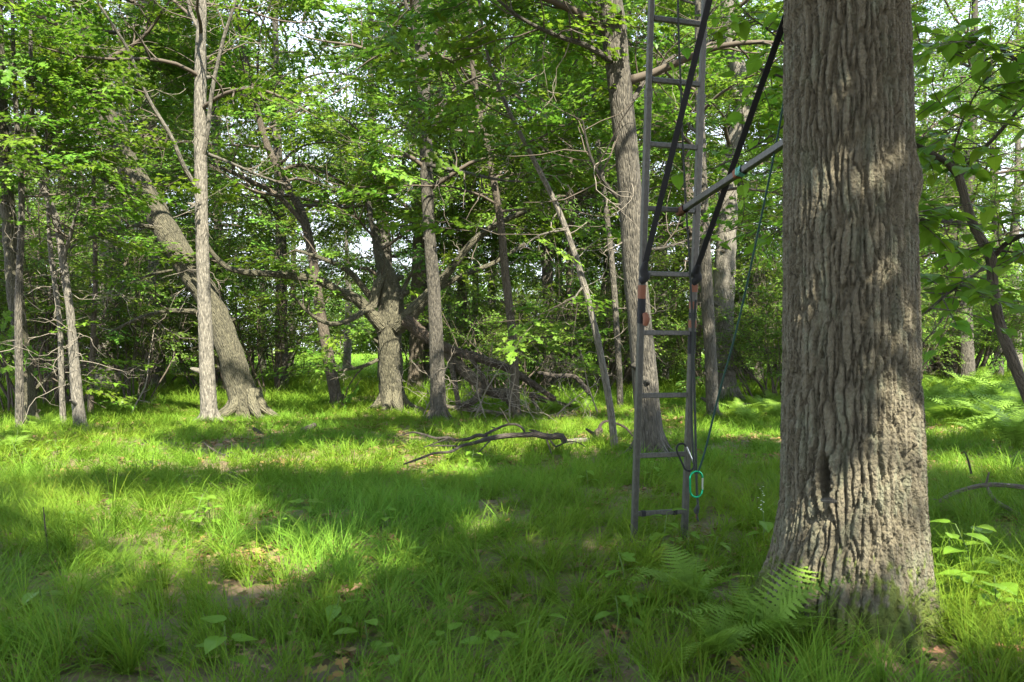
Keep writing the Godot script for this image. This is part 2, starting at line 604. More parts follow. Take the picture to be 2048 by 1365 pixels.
# patches of sward side by side over the strip between two distances
func sow(called: String, label: String, patches: Array, near: float, far: float, pitch: float, wide: float, patchy: bool, seed_value: int) -> void:
	rng.seed = seed_value
	var places := []
	var tints := []
	for m in patches.size():
		places.append([])
		tints.append([])
	var z := -near
	while z > -far:
		var half := -z * wide + 0.5
		var x := -half
		while x < half:
			var px := x + rng.randf_range(-0.4, 0.4) * pitch
			var pz := z + rng.randf_range(-0.4, 0.4) * pitch
			x += pitch
			if in_trunk(px, pz):
				continue
			var bare := bare_ground(px, pz) if patchy else 0.0
			var pick := rng.randi() % 2
			if patchy:
				if bare > 1.3:
					continue
				pick = 2 if bare > 0.62 and rng.randf() < 0.8 else pick
			pick = mini(pick, patches.size() - 1)
			var flow := soft_noise.get_noise_2d(px * 22.0 + 500.0, pz * 22.0) * 7.0 + 0.6 + rng.randfn(0.0, 0.5)
			var lush := 1.0 + 0.5 * soft_noise.get_noise_2d(px * 45.0, pz * 45.0 + 800.0)
			var b := rng.randf_range(0.9, 1.1)
			places[pick].append(Transform3D(Basis(Vector3.UP, flow).scaled(Vector3(b, lush * rng.randf_range(0.85, 1.1), b)), Vector3(px, ground_at(px, pz), pz)))
			var y := 0.22 * soft_noise.get_noise_2d(px * 30.0, pz * 30.0 - 400.0) + rng.randf_range(-0.06, 0.06)
			tints[pick].append(Color(b * (1.0 + y), b, b * (1.0 - y)))
		z -= pitch
	var root := Node3D.new()
	root.name = called
	add_child(root)
	tag(root, label, "grass", "", "stuff")
	for m in patches.size():
		if places[m].size():
			scatter("sward", patches[m], places[m], tints[m], root)

func litter(count: int) -> void:
	rng.seed = 77
	var s := Shape.new()
	for k in 4:
		add_leaf(s, MAPLE if k % 2 else OVAL, Vector3(rng.randf_range(-0.06, 0.06), 0.004 + 0.006 * k, rng.randf_range(-0.06, 0.06)), Vector3.RIGHT.rotated(Vector3.UP, rng.randf() * TAU), Vector3(rng.randf_range(-0.4, 0.4), 1, rng.randf_range(-0.4, 0.4)).normalized(), rng.randf_range(0.025, 0.048), rng.randf_range(-0.3, 0.4), rng.randf_range(-0.3, 0.3))
	var mesh := s.mesh(mats.dead_leaf)
	var places := []
	var tints := []
	for i in count:
		var d := sqrt(lerpf(4.0, 225.0, rng.randf()))
		var x := rng.randf_range(-0.7, 0.7) * d
		if in_trunk(x, -d) or (bare_ground(x, -d) < 0.3 and rng.randf() < 0.8):
			continue
		places.append(Transform3D(Basis(Vector3.UP, rng.randf() * TAU).rotated(Vector3.RIGHT, rng.randf_range(-0.3, 0.3)).scaled(Vector3.ONE * rng.randf_range(0.7, 1.2)), Vector3(x, ground_at(x, -d) + 0.012, -d)))
		var b := rng.randf_range(0.5, 1.4)
		tints.append(Color(b, b * rng.randf_range(0.85, 1.25), b * rng.randf_range(0.8, 1.5)))
	tag(scatter("leaf_litter", mesh, places, tints, self), "dry brown fallen leaves between the grass tufts", "leaf litter", "", "stuff")

func make_frond(length: float) -> ArrayMesh:
	var s := Shape.new()
	var rachis := []
	var p := Vector3.ZERO
	var a := 1.3
	for k in 21:
		rachis.append(p)
		p += Vector3(cos(a), sin(a), 0) * length / 20.0
		a -= 0.08
	for k in range(3, 21):
		var t := (k - 3) / 17.0
		var l := length * 0.30 * (1.0 - t) * clampf(t * 6.0 + 0.55, 0.0, 1.0) + 0.012
		var along: Vector3 = (rachis[mini(k + 1, 20)] - rachis[k - 1]).normalized()
		for side in [-1.0, 1.0]:
			var dir := (Vector3(0, 0, side) + along * 0.35 + Vector3(0, -0.18, 0)).normalized()
			var up: Vector3 = along.cross(dir).normalized() * side
			var lobes := 6
			s.tint = Color(1, 1, 1) * rng.randf_range(0.8, 1.15)
			s.tint.a = 1.0
			l *= rng.randf_range(0.85, 1.1)
			var sag := rng.randf_range(0.02, 0.22)
			for j in lobes:
				var u := float(j) / lobes
				var u1 := (j + 1.0) / lobes
				var w0 := l * 0.15 * (1.0 - u) + 0.002
				var w1 := l * 0.15 * (1.0 - u1) + 0.002
				var c0: Vector3 = rachis[k] + dir * l * u - up * sag * l * u * u
				var c1: Vector3 = rachis[k] + dir * l * u1 - up * sag * l * u1 * u1
				var mid := c0.lerp(c1, 0.7)
				for e: float in [-1.0, 1.0]:
					var a0 := c0 + along * e * w0 * 0.5
					var am := mid + along * e * (w0 * 0.6 + w1 * 0.4) * rng.randf_range(0.85, 1.15)
					var a1 := c1 + along * e * w1 * 0.5
					s.tri(c0, a0, am)
					s.tri(c0, am, c1)
					s.tri(c1, am, a1)
	var st := Shape.new()
	var pts := []
	for k in range(0, 21, 4):
		pts.append(Vector4(rachis[k].x, rachis[k].y, rachis[k].z, 0.0028 * (1.0 - k / 24.0)))
	st.tube(pts, 4, 0.1)
	return st.mesh(mats.fern, s.mesh(mats.fern))

func fern(label: String, group: String, at: Vector3, fronds: int, size: float, turn := -1.0) -> void:
	var root := thing("fern", label, "fern", Vector3(at.x, ground_at(at.x, at.z) - 0.01, at.z), group)
	for k in fronds:
		var o := part_mesh("frond", sprays.fronds[rng.randi() % 3], root)
		var ang := TAU * (k + rng.randf_range(-0.3, 0.3)) / fronds if turn < 0.0 else turn + rng.randf_range(-0.8, 0.8)
		var s := size * rng.randf_range(0.7, 1.1)
		o.transform = Transform3D((Basis(Vector3.UP, ang) * Basis(Vector3.BACK, rng.randf_range(-0.3, 0.25)) * Basis(Vector3.RIGHT, rng.randf_range(-0.3, 0.3))).scaled(Vector3.ONE * s), Vector3.ZERO)

func herb(label: String, group: String, at: Vector3, leaves: int, height: float, leaf_size: float, outline: Array) -> Node3D:
	var root := thing("seedling", label, "plant", Vector3(at.x, ground_at(at.x, at.z), at.z), group)
	var s := Shape.new()
	var stem := wander(Vector3(0, -0.02, 0), Vector3(rng.randf_range(-0.25, 0.25), 1, rng.randf_range(-0.25, 0.25)).normalized(), height, 0.0035, 0.002, 0.15, 0.0, 4)
	s.tube(stem, 5, 0.05)
	part("stem", s, mats.stem_green, root)
	for k in leaves:
		var q := path_at(stem, 0.35 + 0.65 * (k + 1.0) / leaves)
		var ang := k * 2.4 + rng.randf()
		var x := Vector3(cos(ang), rng.randf_range(-0.2, 0.3), sin(ang)).normalized()
		var l := Shape.new()
		var b := rng.randf_range(0.9, 1.35)
		l.tint = Color(b * 1.1, b, b)
		add_leaf(l, outline, xyz(q[0]) + x * 0.03, x, Vector3(rng.randf_range(-0.2, 0.2), 1, rng.randf_range(-0.2, 0.2)).normalized(), leaf_size * rng.randf_range(0.75, 1.15), 0.12, 0.25)
		l.tube([Vector4(0, 0, 0, 0.0012) + Vector4(q[0].x, q[0].y, q[0].z, 0), Vector4(q[0].x + x.x * 0.035, q[0].y + x.y * 0.035, q[0].z + x.z * 0.035, 0.001)], 3, 0.1)
		part("leaf", l, mats.broad_leaf, root)
	return root

func stick(called: String, label: String, category: String, m: Material, paths: Array, group := "", sides := 7) -> Node3D:
	rng.seed = hash(label)
	var foot := xyz(paths[0][0])
	var root := thing(called, label, category, foot, group)
	for k in paths.size():
		var s := Shape.new()
		s.off = foot
		s.tube(paths[k], sides, 0.05, 0.16, bark_noise, 0.25)
		part("stem" if k == 0 else "branch", s, m, root)
	return root


# ---------------------------------------------------------------- the big oak's trunk
func oak_trunk(profile: Array, foot: Vector3) -> ArrayMesh:
	var cells := FastNoiseLite.new()
	cells.noise_type = FastNoiseLite.TYPE_CELLULAR
	cells.cellular_return_type = FastNoiseLite.RETURN_DISTANCE2_SUB
	cells.cellular_jitter = 1.0
	cells.frequency = 1.0
	cells.fractal_type = FastNoiseLite.FRACTAL_NONE
	cells.seed = 9
	var fine := FastNoiseLite.new()
	fine.frequency = 1.0
	fine.seed = 4
	var ring := Shape.smooth_path(profile, 0.006)
	var cols := 400
	var s := Shape.new()
	var count := 0
	var last_y := -99.0
	for q: Vector4 in ring:
		var grown: float = 0.006 if q.y < 3.2 else 0.03
		if q.y - last_y < grown * 0.98:
			continue
		last_y = q.y
		for k in cols + 1:
			var a := TAU * (k % cols) / cols
			var ca := cos(a)
			var sa := sin(a)
			var flare := clampf((0.55 - q.y) / 0.55, 0.0, 1.0)
			var r := q.w * (1.0 + flare * flare * (0.13 * sin(a * 5.0 + 1.0) + 0.07 * sin(a * 9.0 + 2.0)) + 0.02 * sin(a * 3.0 + q.y * 1.3))
			var wx := fine.get_noise_3d(ca * 2.2, q.y * 3.5, sa * 2.2) * 0.6
			var wy := fine.get_noise_3d(ca * 5.0 + 40.0, q.y * 6.0, sa * 5.0) * 0.35
			var e := cells.get_noise_3d(ca * 10.0 + wx, q.y * 3.6 + wy * 1.2, sa * 10.0 + wx) + 1.0
			var e2 := cells.get_noise_3d(ca * 14.0 + wx * 2.0 + 70.0, q.y * 17.0, sa * 14.0) + 1.0
			var ridge := smoothstep(0.03, 0.22, e)
			var d := (ridge - 1.0) * 0.023 + (smoothstep(0.0, 0.22, e2) - 1.0) * 0.004 + 0.003 * fine.get_noise_3d(ca * 13.0, q.y * 14.0, sa * 13.0) + 0.0045 * fine.get_noise_3d(ca * 24.0, q.y * 80.0, sa * 24.0)
			# an old wound with a lip, and a swelling on one flank
			var wa := wrapf(a - 2.30, -PI, PI) * 0.27
			var wound := Vector2(wa / (0.027 + 0.014 * fine.get_noise_2d(q.y * 45.0, 3.0)), (q.y - 0.575) / 0.085).length()
			d -= 0.06 * smoothstep(1.0, 0.5, wound)
			d += 0.016 * smoothstep(0.5, 0.0, absf(wound - 1.25))
			var knob := Vector2(wrapf(a - 0.40, -PI, PI) * 0.24 / 0.07, (q.y - 1.70) / 0.12).length()
			d += 0.022 * smoothstep(1.0, 0.0, knob)
			r += d
			var lichen := smoothstep(0.05, 0.5, fine.get_noise_3d(ca * 3.0 + 20.0, q.y * 4.0, sa * 3.0) + 0.5 * fine.get_noise_3d(ca * 22.0, q.y * 22.0, sa * 22.0 + 9.0))
			var tone := 1.0 + 0.30 * fine.get_noise_3d(ca * 14.0, q.y * 9.0, sa * 14.0 + 50.0) + 0.38 * fine.get_noise_3d(ca * 44.0, q.y * 60.0, sa * 44.0)
			var col := Color(0.112, 0.099, 0.064).lerp(Color(0.132, 0.135, 0.088), lichen * 0.8) * tone
			var moss := fine.get_noise_3d(ca * 5.0, q.y * 9.0 + 30.0, sa * 5.0) + 0.6 * fine.get_noise_3d(ca * 30.0, q.y * 30.0, sa * 30.0) + (0.25 - q.y) * 3.4
			if moss > 0.25:
				col = Color(0.085, 0.11, 0.022) * (1.0 + 0.5 * fine.get_noise_3d(ca * 60.0, q.y * 60.0, sa * 60.0))
			col.a = 1.0
			s.tint = col
			s.point(Vector3(q.x + ca * r, q.y, q.z + sa * r) - foot, Vector3(ca, 0, sa))
		count += 1
	for i in count - 1:
		for k in cols:
			var q := i * (cols + 1) + k
			s.idx.append_array(PackedInt32Array([q, q + 1, q + cols + 1, q + 1, q + cols + 2, q + cols + 1]))
	# smooth normals from the grid
	for i in count:
		for k in cols + 1:
			var kk := k % cols
			var row := i * (cols + 1)
			var du := s.v[row + (kk + 1) % cols] - s.v[row + (kk + cols - 1) % cols]
			var dv := s.v[mini(i + 1, count - 1) * (cols + 1) + kk] - s.v[maxi(i - 1, 0) * (cols + 1) + kk]
			s.n[row + k] = dv.cross(du).normalized()
	return s.mesh(mats.oak_bark)


# ---------------------------------------------------------------- the ladder and what hangs on it
func ladder() -> void:
	var la := Vector3(0.662, 0.075, -4.35)
	var lb := Vector3(0.704, 2.816, -4)
	var ra := Vector3(0.954, 0.046, -4.43)
	var rb := Vector3(0.993, 2.851, -4.08)
	la.y = -0.05
	ra.y = -0.05
	var up_l := (lb - la) / (lb.y - la.y)
	var up_r := (rb - ra) / (rb.y - ra.y)
	var across := (ra - la).normalized()
	var root := thing("ladder", "grey steel tree-stand ladder leaning beside the thick oak trunk", "ladder", (la + ra) * 0.5)
	var o := root.position
	for side in 2:
		var a := ra if side else la
		var u := up_r if side else up_l
		var joint := 2.42
		var s := Shape.new()
		s.bar(a - o, a + u * joint - o, across, 0.031, 0.031)
		part("rail", s, mats.ladder, root)
		var t := Shape.new()
		t.bar(a + u * (joint + 0.002) - o, a + u * 4.6 - o, across, 0.027, 0.027)
		part("rail", t, mats.ladder, root)
		var sl := Shape.new()
		sl.bar(a + u * (joint - 0.03) - o, a + u * (joint + 0.012) - o, across, 0.036, 0.036)
		part("sleeve", sl, mats.ladder, root)
	var heights := [0.21, 0.53, 0.855, 1.19, 1.50, 1.835, 2.16, 2.48, 2.78, 3.09, 3.41, 3.73, 4.05, 4.37]
	for h: float in heights:
		var s := Shape.new()
		s.bar(la + up_l * h + across * 0.0158 - o, ra + up_r * h - across * 0.0158 - o, Vector3.UP, 0.026, 0.022)
		var rung := part("rung", s, mats.ladder, root)
		if h < 0.3:
			for f in [0.16, 0.78]:
				var w := Shape.new()
				var m := (la + up_l * h).lerp(ra + up_r * h, f)
				w.bar(m - across * 0.012 - o, m + across * 0.012 - o, Vector3.UP, 0.031, 0.027)
				part("tape", w, mats.webbing, rung)
	# the stay from the middle of a rung to the oak
	var b0 := (la + up_l * 1.835).lerp(ra + up_r * 1.835, 0.72) + Vector3(0, 0, 0.03)
	var b1 := Vector3(1.176, 1.939, -3.3)
	var br := Shape.new()
	br.bar(b0 - o, b1 - o, Vector3.UP, 0.031, 0.031)
	var brace := part("brace", br, mats.ladder, root)
	var bd := (b1 - b0).normalized()
	var rust := Shape.new()
	rust.bar(b0 - bd * 0.05 - o, b0 + bd * 0.02 - o, Vector3.UP, 0.042, 0.04, 0.008)
	part("bracket", rust, mats.rust, brace)
	for k in 5:
		var w := Shape.new()
		var c := b0 + bd * (0.49 + 0.012 * k)
		w.bar(c - bd * 0.0065 - o, c + bd * 0.0065 - o, Vector3(0.1 * k, 1, 0), 0.040 + 0.003 * (k % 2), 0.040 + 0.002 * (k % 3), 0.006)
		part("cord_wrap", w, mats.orange_tape if k < 2 else mats.teal_cord, brace)
	# coloured tape round the rails below the strap knots
	for spec in [[0, 1.37, 1.44, "orange_tape"], [0, 1.24, 1.37, "webbing"], [1, 1.41, 1.45, "orange_tape"], [1, 1.32, 1.36, "orange_tape"], [1, 1.22, 1.26, "orange_tape"], [1, 1.27, 1.30, "webbing"], [1, 1.08, 1.20, "webbing"]]:
		var a := ra if spec[0] else la
		var u := up_r if spec[0] else up_l
		var s := Shape.new()
		s.bar(a + u * spec[1] - o, a + u * spec[2] - o, across, 0.037, 0.037, 0.007)
		part("tape", s, mats[spec[3]], root)
	var grip := Shape.new()
	var g := la + up_l * 1.26 + Vector3(0.016, 0, 0.03)
	grip.tube([Vector4(g.x, g.y + 0.03, g.z, 0.014) - Vector4(o.x, o.y, o.z, 0), Vector4(g.x + 0.006, g.y, g.z + 0.01, 0.019) - Vector4(o.x, o.y, o.z, 0), Vector4(g.x, g.y - 0.03, g.z, 0.013) - Vector4(o.x, o.y, o.z, 0)], 10, 0.01)
	part("knob", grip, mats.orange_tape, root)
	# two black straps from the rails up to the oak
	var k0 := la + up_l * 1.51
	var k1 := ra + up_r * 1.51
	strap("black webbing strap running from the ladder's outer rail up past its rungs", k0 + Vector3(0, 0, 0.026), Vector3(1.117, 3.767, -3.2))
	strap("black webbing strap from the rail beside the stay straight to the oak", k1 + Vector3(0, 0, 0.026), Vector3(1.129, 2.451, -3.22))
	rope("thin dark rope hanging down through the ladder rungs to the green carabiner", "rope", [Vector4(0.851, 3.955, -4.1, 0.0054), Vector4(0.842, 2.825, -4.02, 0.0053), Vector4(0.862, 2.457, -4.06, 0.0054), Vector4(0.883, 2.108, -4.1, 0.0054), Vector4(0.906, 1.805, -4.14, 0.0055), Vector4(0.925, 1.627, -4.17, 0.0055), Vector4(0.94, 1.419, -4.19, 0.0058), Vector4(0.962, 1.05, -4.22, 0.0061), Vector4(0.98, 0.623, -4.26, 0.0064), Vector4(0.987, 0.394, -4.27, 0.0064), Vector4(0.99, 0.288, -4.27, 0.0064), Vector4(0.998, 0.2, -4.27, 0.0064)], "rope")
	rope("slim green cord slanting from the oak trunk to the green carabiner", "green_rope", [Vector4(1.149, 2.228, -3.28, 0.0047), Vector4(1.139, 1.97, -3.4, 0.0047), Vector4(1.116, 1.653, -3.55, 0.0048), Vector4(1.088, 1.269, -3.75, 0.0049), Vector4(1.069, 1.05, -3.88, 0.0051), Vector4(1.047, 0.836, -4.02, 0.0053), Vector4(1.019, 0.523, -4.2, 0.0055), Vector4(0.995, 0.389, -4.27, 0.0056)], "cord")
	rope("dark tail of rope hanging off the taped rail to the carabiner", "rope", [Vector4(0.971, 1.314, -4.2, 0.0066), Vector4(0.966, 1.103, -4.25, 0.0067), Vector4(0.966, 0.781, -4.29, 0.0067), Vector4(0.976, 0.511, -4.3, 0.0067), Vector4(0.984, 0.385, -4.28, 0.0062)], "rope")
	var kn := thing("rope_knot", "frayed dark knot ending the rope below the green carabiner", "knot", Vector3(0.99, 0.189, -4.27))
	var ks := Shape.new()
	ks.tube([Vector4(0.004, 0.03, 0, 0.007), Vector4(0.0, 0.015, 0.006, 0.013), Vector4(-0.004, 0.0, 0, 0.015), Vector4(0.002, -0.015, 0, 0.011)], 8, 0.008, 0.4, bark_noise)
	part("knot", ks, mats.rope, kn)
	for k in 3:
		var e := Shape.new()
		e.tube([Vector4(0, -0.012, 0, 0.005), Vector4(-0.006 + 0.006 * k, -0.04 - 0.008 * k, 0.003 * k, 0.004)], 5, 0.02)
		part("end", e, mats.rope if k else mats.rust, kn)
	carabiner("green carabiner with a bare metal gate hanging beside the ladder foot", Vector3(0.985, 0.332, -4.26), 0.0, 0.138, 0.074, mats.green_metal, mats.silver)
	carabiner("silver carabiner hooked over a low ladder rung", Vector3(0.937, 0.469, -4.31), 0.42, 0.155, 0.062, mats.webbing, mats.silver)

func strap(label: String, a: Vector3, b: Vector3) -> void:
	var root := thing("strap", label, "strap", a)
	var s := Shape.new()
	var d := b - a
	s.bar(Vector3.ZERO, d, Vector3(1, 0.25, 0.1), 0.030, 0.004, 0.001)
	part("webbing", s, mats.webbing, root)
	var k := Shape.new()
	var n := d.normalized()
	k.tube([Vector4(-0.012, -0.055, -0.02, 0.016), Vector4(0.012, -0.03, -0.004, 0.023), Vector4(0.002, 0.0, 0, 0.024), Vector4(n.x * 0.05, n.y * 0.05, n.z * 0.05, 0.014)], 9, 0.015, 0.35, bark_noise)
	part("knot", k, mats.webbing, root)

func rope(label: String, m: String, path: Array, called: String) -> void:
	var root := thing(called, label, "rope", xyz(path[0]))
	var s := Shape.new()
	s.off = xyz(path[0])
	s.tube(path, 7, 0.03)
	part("strand", s, mats[m], root)

func carabiner(label: String, at: Vector3, tilt: float, high: float, wide: float, body: Material, gate: Material) -> void:
	var root := thing("carabiner", label, "carabiner", at)
	root.basis = Basis(Vector3.BACK, tilt) * Basis(Vector3.UP, 0.3)
	var w := wide / 2
	var h := high / 2
	var r := 0.0052
	var pts := []
	for k in 13:
		var a := PI * k / 12.0
		pts.append(Vector4(cos(a) * w, h - w + sin(a) * w, 0, r))
	pts.append(Vector4(-w, 0.0, 0, r))
	for k in 13:
		var a := PI + PI * k / 12.0
		pts.append(Vector4(cos(a) * w, -h + w + sin(a) * w, 0, r))
	var s := Shape.new()
	s.tube(pts, 8, 0.01)
	part("hook", s, body, root)
	var g := Shape.new()
	g.tube([Vector4(w, -h + w + 0.002, 0, r * 0.95), Vector4(w, h - w - 0.002, 0, r * 0.95)], 8, 0.02)
	part("gate", g, gate, root)


func _ready() -> void:
	# ---- camera, sky, sun, exposure
	var cam := Camera3D.new()
	cam.name = "camera"
	cam.position = Vector3(0, 1.05, 0)
	cam.rotation_degrees = Vector3(0.63, 0, 0)
	cam.fov = 46.39
	cam.near = 0.05
	cam.far = 900.0
	var lens := CameraAttributesPhysical.new()
	lens.frustum_focal_length = 28.0
	lens.frustum_focus_distance = 8.5
	lens.exposure_aperture = 7.1
	lens.frustum_far = 900.0
	cam.attributes = lens
	cam.fov = 46.39
	add_child(cam)
	cam.current = true
	var env := Environment.new()
	var sky_mat := ProceduralSkyMaterial.new()
	sky_mat.sky_top_color = Color(0.66, 0.75, 0.90)
	sky_mat.sky_horizon_color = Color(0.95, 0.965, 0.99)
	sky_mat.sky_curve = 0.25
	sky_mat.ground_bottom_color = Color(0.25, 0.3, 0.18)
	sky_mat.ground_horizon_color = Color(0.8, 0.86, 0.9)
	sky_mat.sun_angle_max = 20.0
	var sky := Sky.new()
	sky.sky_material = sky_mat
	env.background_mode = Environment.BG_SKY
	env.sky = sky
	env.background_energy_multiplier = 0.9
	env.tonemap_mode = Environment.TONE_MAPPER_LINEAR
	env.tonemap_exposure = 4.8
	env.sdfgi_enabled = true
	env.ssao_enabled = true
	env.ssil_enabled = true
	var world := WorldEnvironment.new()
	world.name = "world"
	world.environment = env
	add_child(world)
	var sun := DirectionalLight3D.new()
	sun.name = "sun"
	add_child(sun)
	sun.look_at_from_position(sun_dir * 50.0, Vector3.ZERO)
	sun.light_energy = 1.6
	sun.light_color = Color(1.0, 0.965, 0.90)
	sun.light_angular_distance = 0.5
	sun.shadow_enabled = true

	# ---- shared stuff
	rng.seed = 1
	soft_noise.seed = 3
	soft_noise.frequency = 0.01
	soft_noise.fractal_octaves = 3
	bark_noise.seed = 8
	bark_noise.frequency = 1.0
	materials()
	mats.oak_bark = StandardMaterial3D.new()
	mats.oak_bark.vertex_color_use_as_albedo = true
	mats.oak_bark.roughness = 0.93
	mats.oak_bark.heightmap_enabled = true
	mats.oak_bark.heightmap_texture = noise_texture(FastNoiseLite.TYPE_SIMPLEX_SMOOTH, 0.03, Color.BLACK, Color.WHITE, 71, 0, 5)
	mats.oak_bark.heightmap_scale = 1.0
	mats.oak_bark.uv1_triplanar = true
	mats.oak_bark.uv1_world_triplanar = true
	mats.oak_bark.uv1_scale = Vector3(5, 3.5, 5)
	mats.stem_green = plain(0.10, 0.16, 0.04)
	mats.petal = leafy(0.7, 0.72, 0.6, 0.5)
	sprays.maple = make_spray(MAPLE, 48, 0.072, 0.62, 0.36, 0.35, mats.maple_leaf, mats.dark_twig)
	sprays.oak = make_spray(MAPLE, 54, 0.14, 1.0, 0.6, 0.7, mats.maple_leaf, mats.dark_twig)
	sprays.hazel = make_spray(OVAL, 60, 0.056, 0.62, 0.38, 0.6, mats.small_leaf, mats.dark_twig)
	sprays.far = make_spray(OVAL, 138, 0.082, 1.2, 0.75, 0.8, mats.small_leaf, mats.dark_twig)
	sprays.fronds = [make_frond(0.6), make_frond(0.55), make_frond(0.65)]

	# openings in the canopy: points the sun reaches, and how wide
	for s in [[Vector3(-4.82, 0, -7.977), 0.39], [Vector3(-3.99, 0, -7.285), 0.49], [Vector3(-3.78, 0, -7.792), 0.49], [Vector3(-3.239, 0, -7.446), 0.44], [Vector3(-4.388, 0, -8.816), 0.39], [Vector3(-4.014, 0, -6.446), 0.30], [Vector3(-2.644, 0, -7.615), 0.34], [Vector3(-1.928, 0, -7.615), 0.39], [Vector3(-1.66, 0, -8.172), 0.39], [Vector3(-1.289, 0, -7.792), 0.30], [Vector3(-1.671, 0, -7.13), 0.28],
			[Vector3(-1.013, 0, -9.852), 0.39], [Vector3(-0.336, 0, -8.376), 0.34], [Vector3(0.082, 0, -8.172), 0.34], [Vector3(0.469, 0, -9.852), 0.44], [Vector3(0.882, 0, -11.164), 0.49], [Vector3(1.155, 0, -10.467), 0.44], [Vector3(-0.317, 0, -6.84), 0.28], [Vector3(-2.977, 0, -4.932), 0.17], [Vector3(-2.868, 0, -5.239), 0.20], [Vector3(-2.208, 0, -5.081), 0.17], [Vector3(-1.949, 0, -5.239), 0.20], [Vector3(-1.775, 0, -5.408), 0.15],
			[Vector3(-2.426, 0, -4.194), 0.10], [Vector3(-1.599, 0, -4.301), 0.13], [Vector3(-1.035, 0, -4.092), 0.12], [Vector3(-0.791, 0, -3.902), 0.12], [Vector3(-0.566, 0, -3.426), 0.10], [Vector3(-0.858, 0, -3.571), 0.10], [Vector3(0.818, 0, -4.414), 0.19], [Vector3(1.066, 0, -4.301), 0.17], [Vector3(1.219, 0, -4.092), 0.17], [Vector3(1.92, 0, -3.426), 0.17], [Vector3(1.971, 0, -3.229), 0.17], [Vector3(1.695, 0, -2.896), 0.11],
			[Vector3(3.538, 0, -6.446), 0.28], [Vector3(4.099, 0, -6.703), 0.28], [Vector3(5.72, 0, -9.852), 0.30], [Vector3(6.132, 0, -11.164), 0.34], [Vector3(7.32, 0, -11.96), 0.34], [Vector3(2.631, 0, -9.852), 0.34], [Vector3(2.894, 0, -9.305), 0.30], [Vector3(3.683, 0, -12.88), 0.39],
			[Vector3(1.227, 0.336, -2.85), 0.05], [Vector3(-2.028, 1.555, -13.4), 0.3], [Vector3(-2.01, 0.714, -13.4), 0.3], [Vector3(-3.008, 2.095, -12.8), 0.25], [Vector3(-1.013, 2.316, -13), 0.25], [Vector3(-4.51, 1.204, -12.3), 0.2], [Vector3(-2.277, 0, -4.414), 0.16], [Vector3(-1.357, 0, -4.301), 0.1], [Vector3(-1.015, 0, -3.497), 0.12], [Vector3(-0.184, 0, -4.595), 0.1], [Vector3(-1.836, 0, -3.357), 0.12], [Vector3(-4.486, 5.866, -11.4), 0.16], [Vector3(-4.483, 5.217, -11.4), 0.16], [Vector3(-4.48, 4.496, -11.4), 0.16], [Vector3(-4.477, 3.776, -11.4), 0.16], [Vector3(-4.46, 3.057, -11.4), 0.16], [Vector3(-5.25, 2.751, -12.3), 0.3], [Vector3(-5.446, 3.138, -12.3), 0.25],
			[Vector3(0.978, 4.117, -7.6), 0.3], [Vector3(1.058, 3.732, -7.6), 0.3], [Vector3(1.137, 1.91, -7.6), 0.25], [Vector3(1.341, 1.241, -7.6), 0.2], [Vector3(0.735, 1.728, -8.3), 0.3], [Vector3(0.657, 2.093, -8.3), 0.3], [Vector3(-5.594, 0.794, -10.2), 0.4], [Vector3(-5.583, 1.114, -10.2), 0.4], [Vector3(-6.145, 1.05, -10), 0.3], [Vector3(-1.067, 1.42, -11.8), 0.35], [Vector3(-1.066, 0.754, -11.8), 0.3], [Vector3(-2.139, 2.634, -10.5), 0.6], [Vector3(-3.362, 5.035, -11.5), 0.8]]:
		beams.append(s)
	for k in 9:
		beams.append([Vector3(-8.6 + k * 1.25, 1.7 + 0.5 * (k % 2), -15.0), 0.7])
		beams.append([Vector3(-9.5 + k * 1.5, 3.4 - 0.6 * (k % 2), -17.0), 0.6])
	for s in [[Vector3(-1.504, 0, -4.86), 0.22], [Vector3(-0.597, 0, -3.138), 0.16], [Vector3(-2.042, 0, -7.685), 0.5], [Vector3(0.488, 0, -9.054), 0.5], [Vector3(0.942, 0, -9.054), 0.4], [Vector3(-3.381, 0, -8.376), 0.4], [Vector3(-0.84, 0, -3.497), 0.2], [Vector3(1.761, 0, -2.946), 0.15]]:
		bare_spots.append(Vector3(s[0].x, s[1], s[0].z))
	print("shared ", Time.get_ticks_msec())

	# ---- the setting
	ground()
	print("ground ", Time.get_ticks_msec())

	# ---- trees
	trees()
	print("trees ", Time.get_ticks_msec())
	backdrop()
	print("backdrop ", Time.get_ticks_msec())

	# ---- things
	ladder()
	sapling()
	deadwood()
	print("things ", Time.get_ticks_msec())

	# ---- small plants and grass
	plants()
	rng.seed = 21
	var lawn := [make_sward(0.34, 22, 30, 0.29, 0.0036, 0.9), make_sward(0.34, 26, 26, 0.23, 0.0032, 1.2), make_sward(0.32, 14, 24, 0.22, 0.0036, 1.2)]
	var lawn_beyond := [make_sward(0.6, 40, 20, 0.24, 0.006, 0.9), make_sward(0.6, 46, 18, 0.17, 0.0055, 1.2), make_sward(0.5, 14, 18, 0.18, 0.0055, 1.2)]
	var rough := [make_sward(0.9, 60, 14, 0.40, 0.009, 1.2), make_sward(0.9, 45, 14, 0.5, 0.009, 1.2)]
	var hay := [make_sward(2.4, 110, 10, 0.8, 0.022, 1.2), make_sward(2.4, 110, 10, 0.65, 0.022, 1.2)]
	sow("grass", "long arching green sedge grass round the oak and ladder", lawn, 1.6, 6.6, 0.40, 0.7, true, 41)
	sow("clearing_grass", "sun-dappled grass between the ladder and the trees beyond", lawn_beyond, 6.6, 15.5, 0.66, 0.7, true, 42)
	sow("woodland_grass", "coarse grass under the bushes toward the meadow", rough, 15.5, 46.0, 1.1, 0.72, false, 43)
	sow("meadow_grass", "tall sunlit meadow grass beyond the trees", hay, 46.0, 120.0, 3.4, 0.72, false, 44)
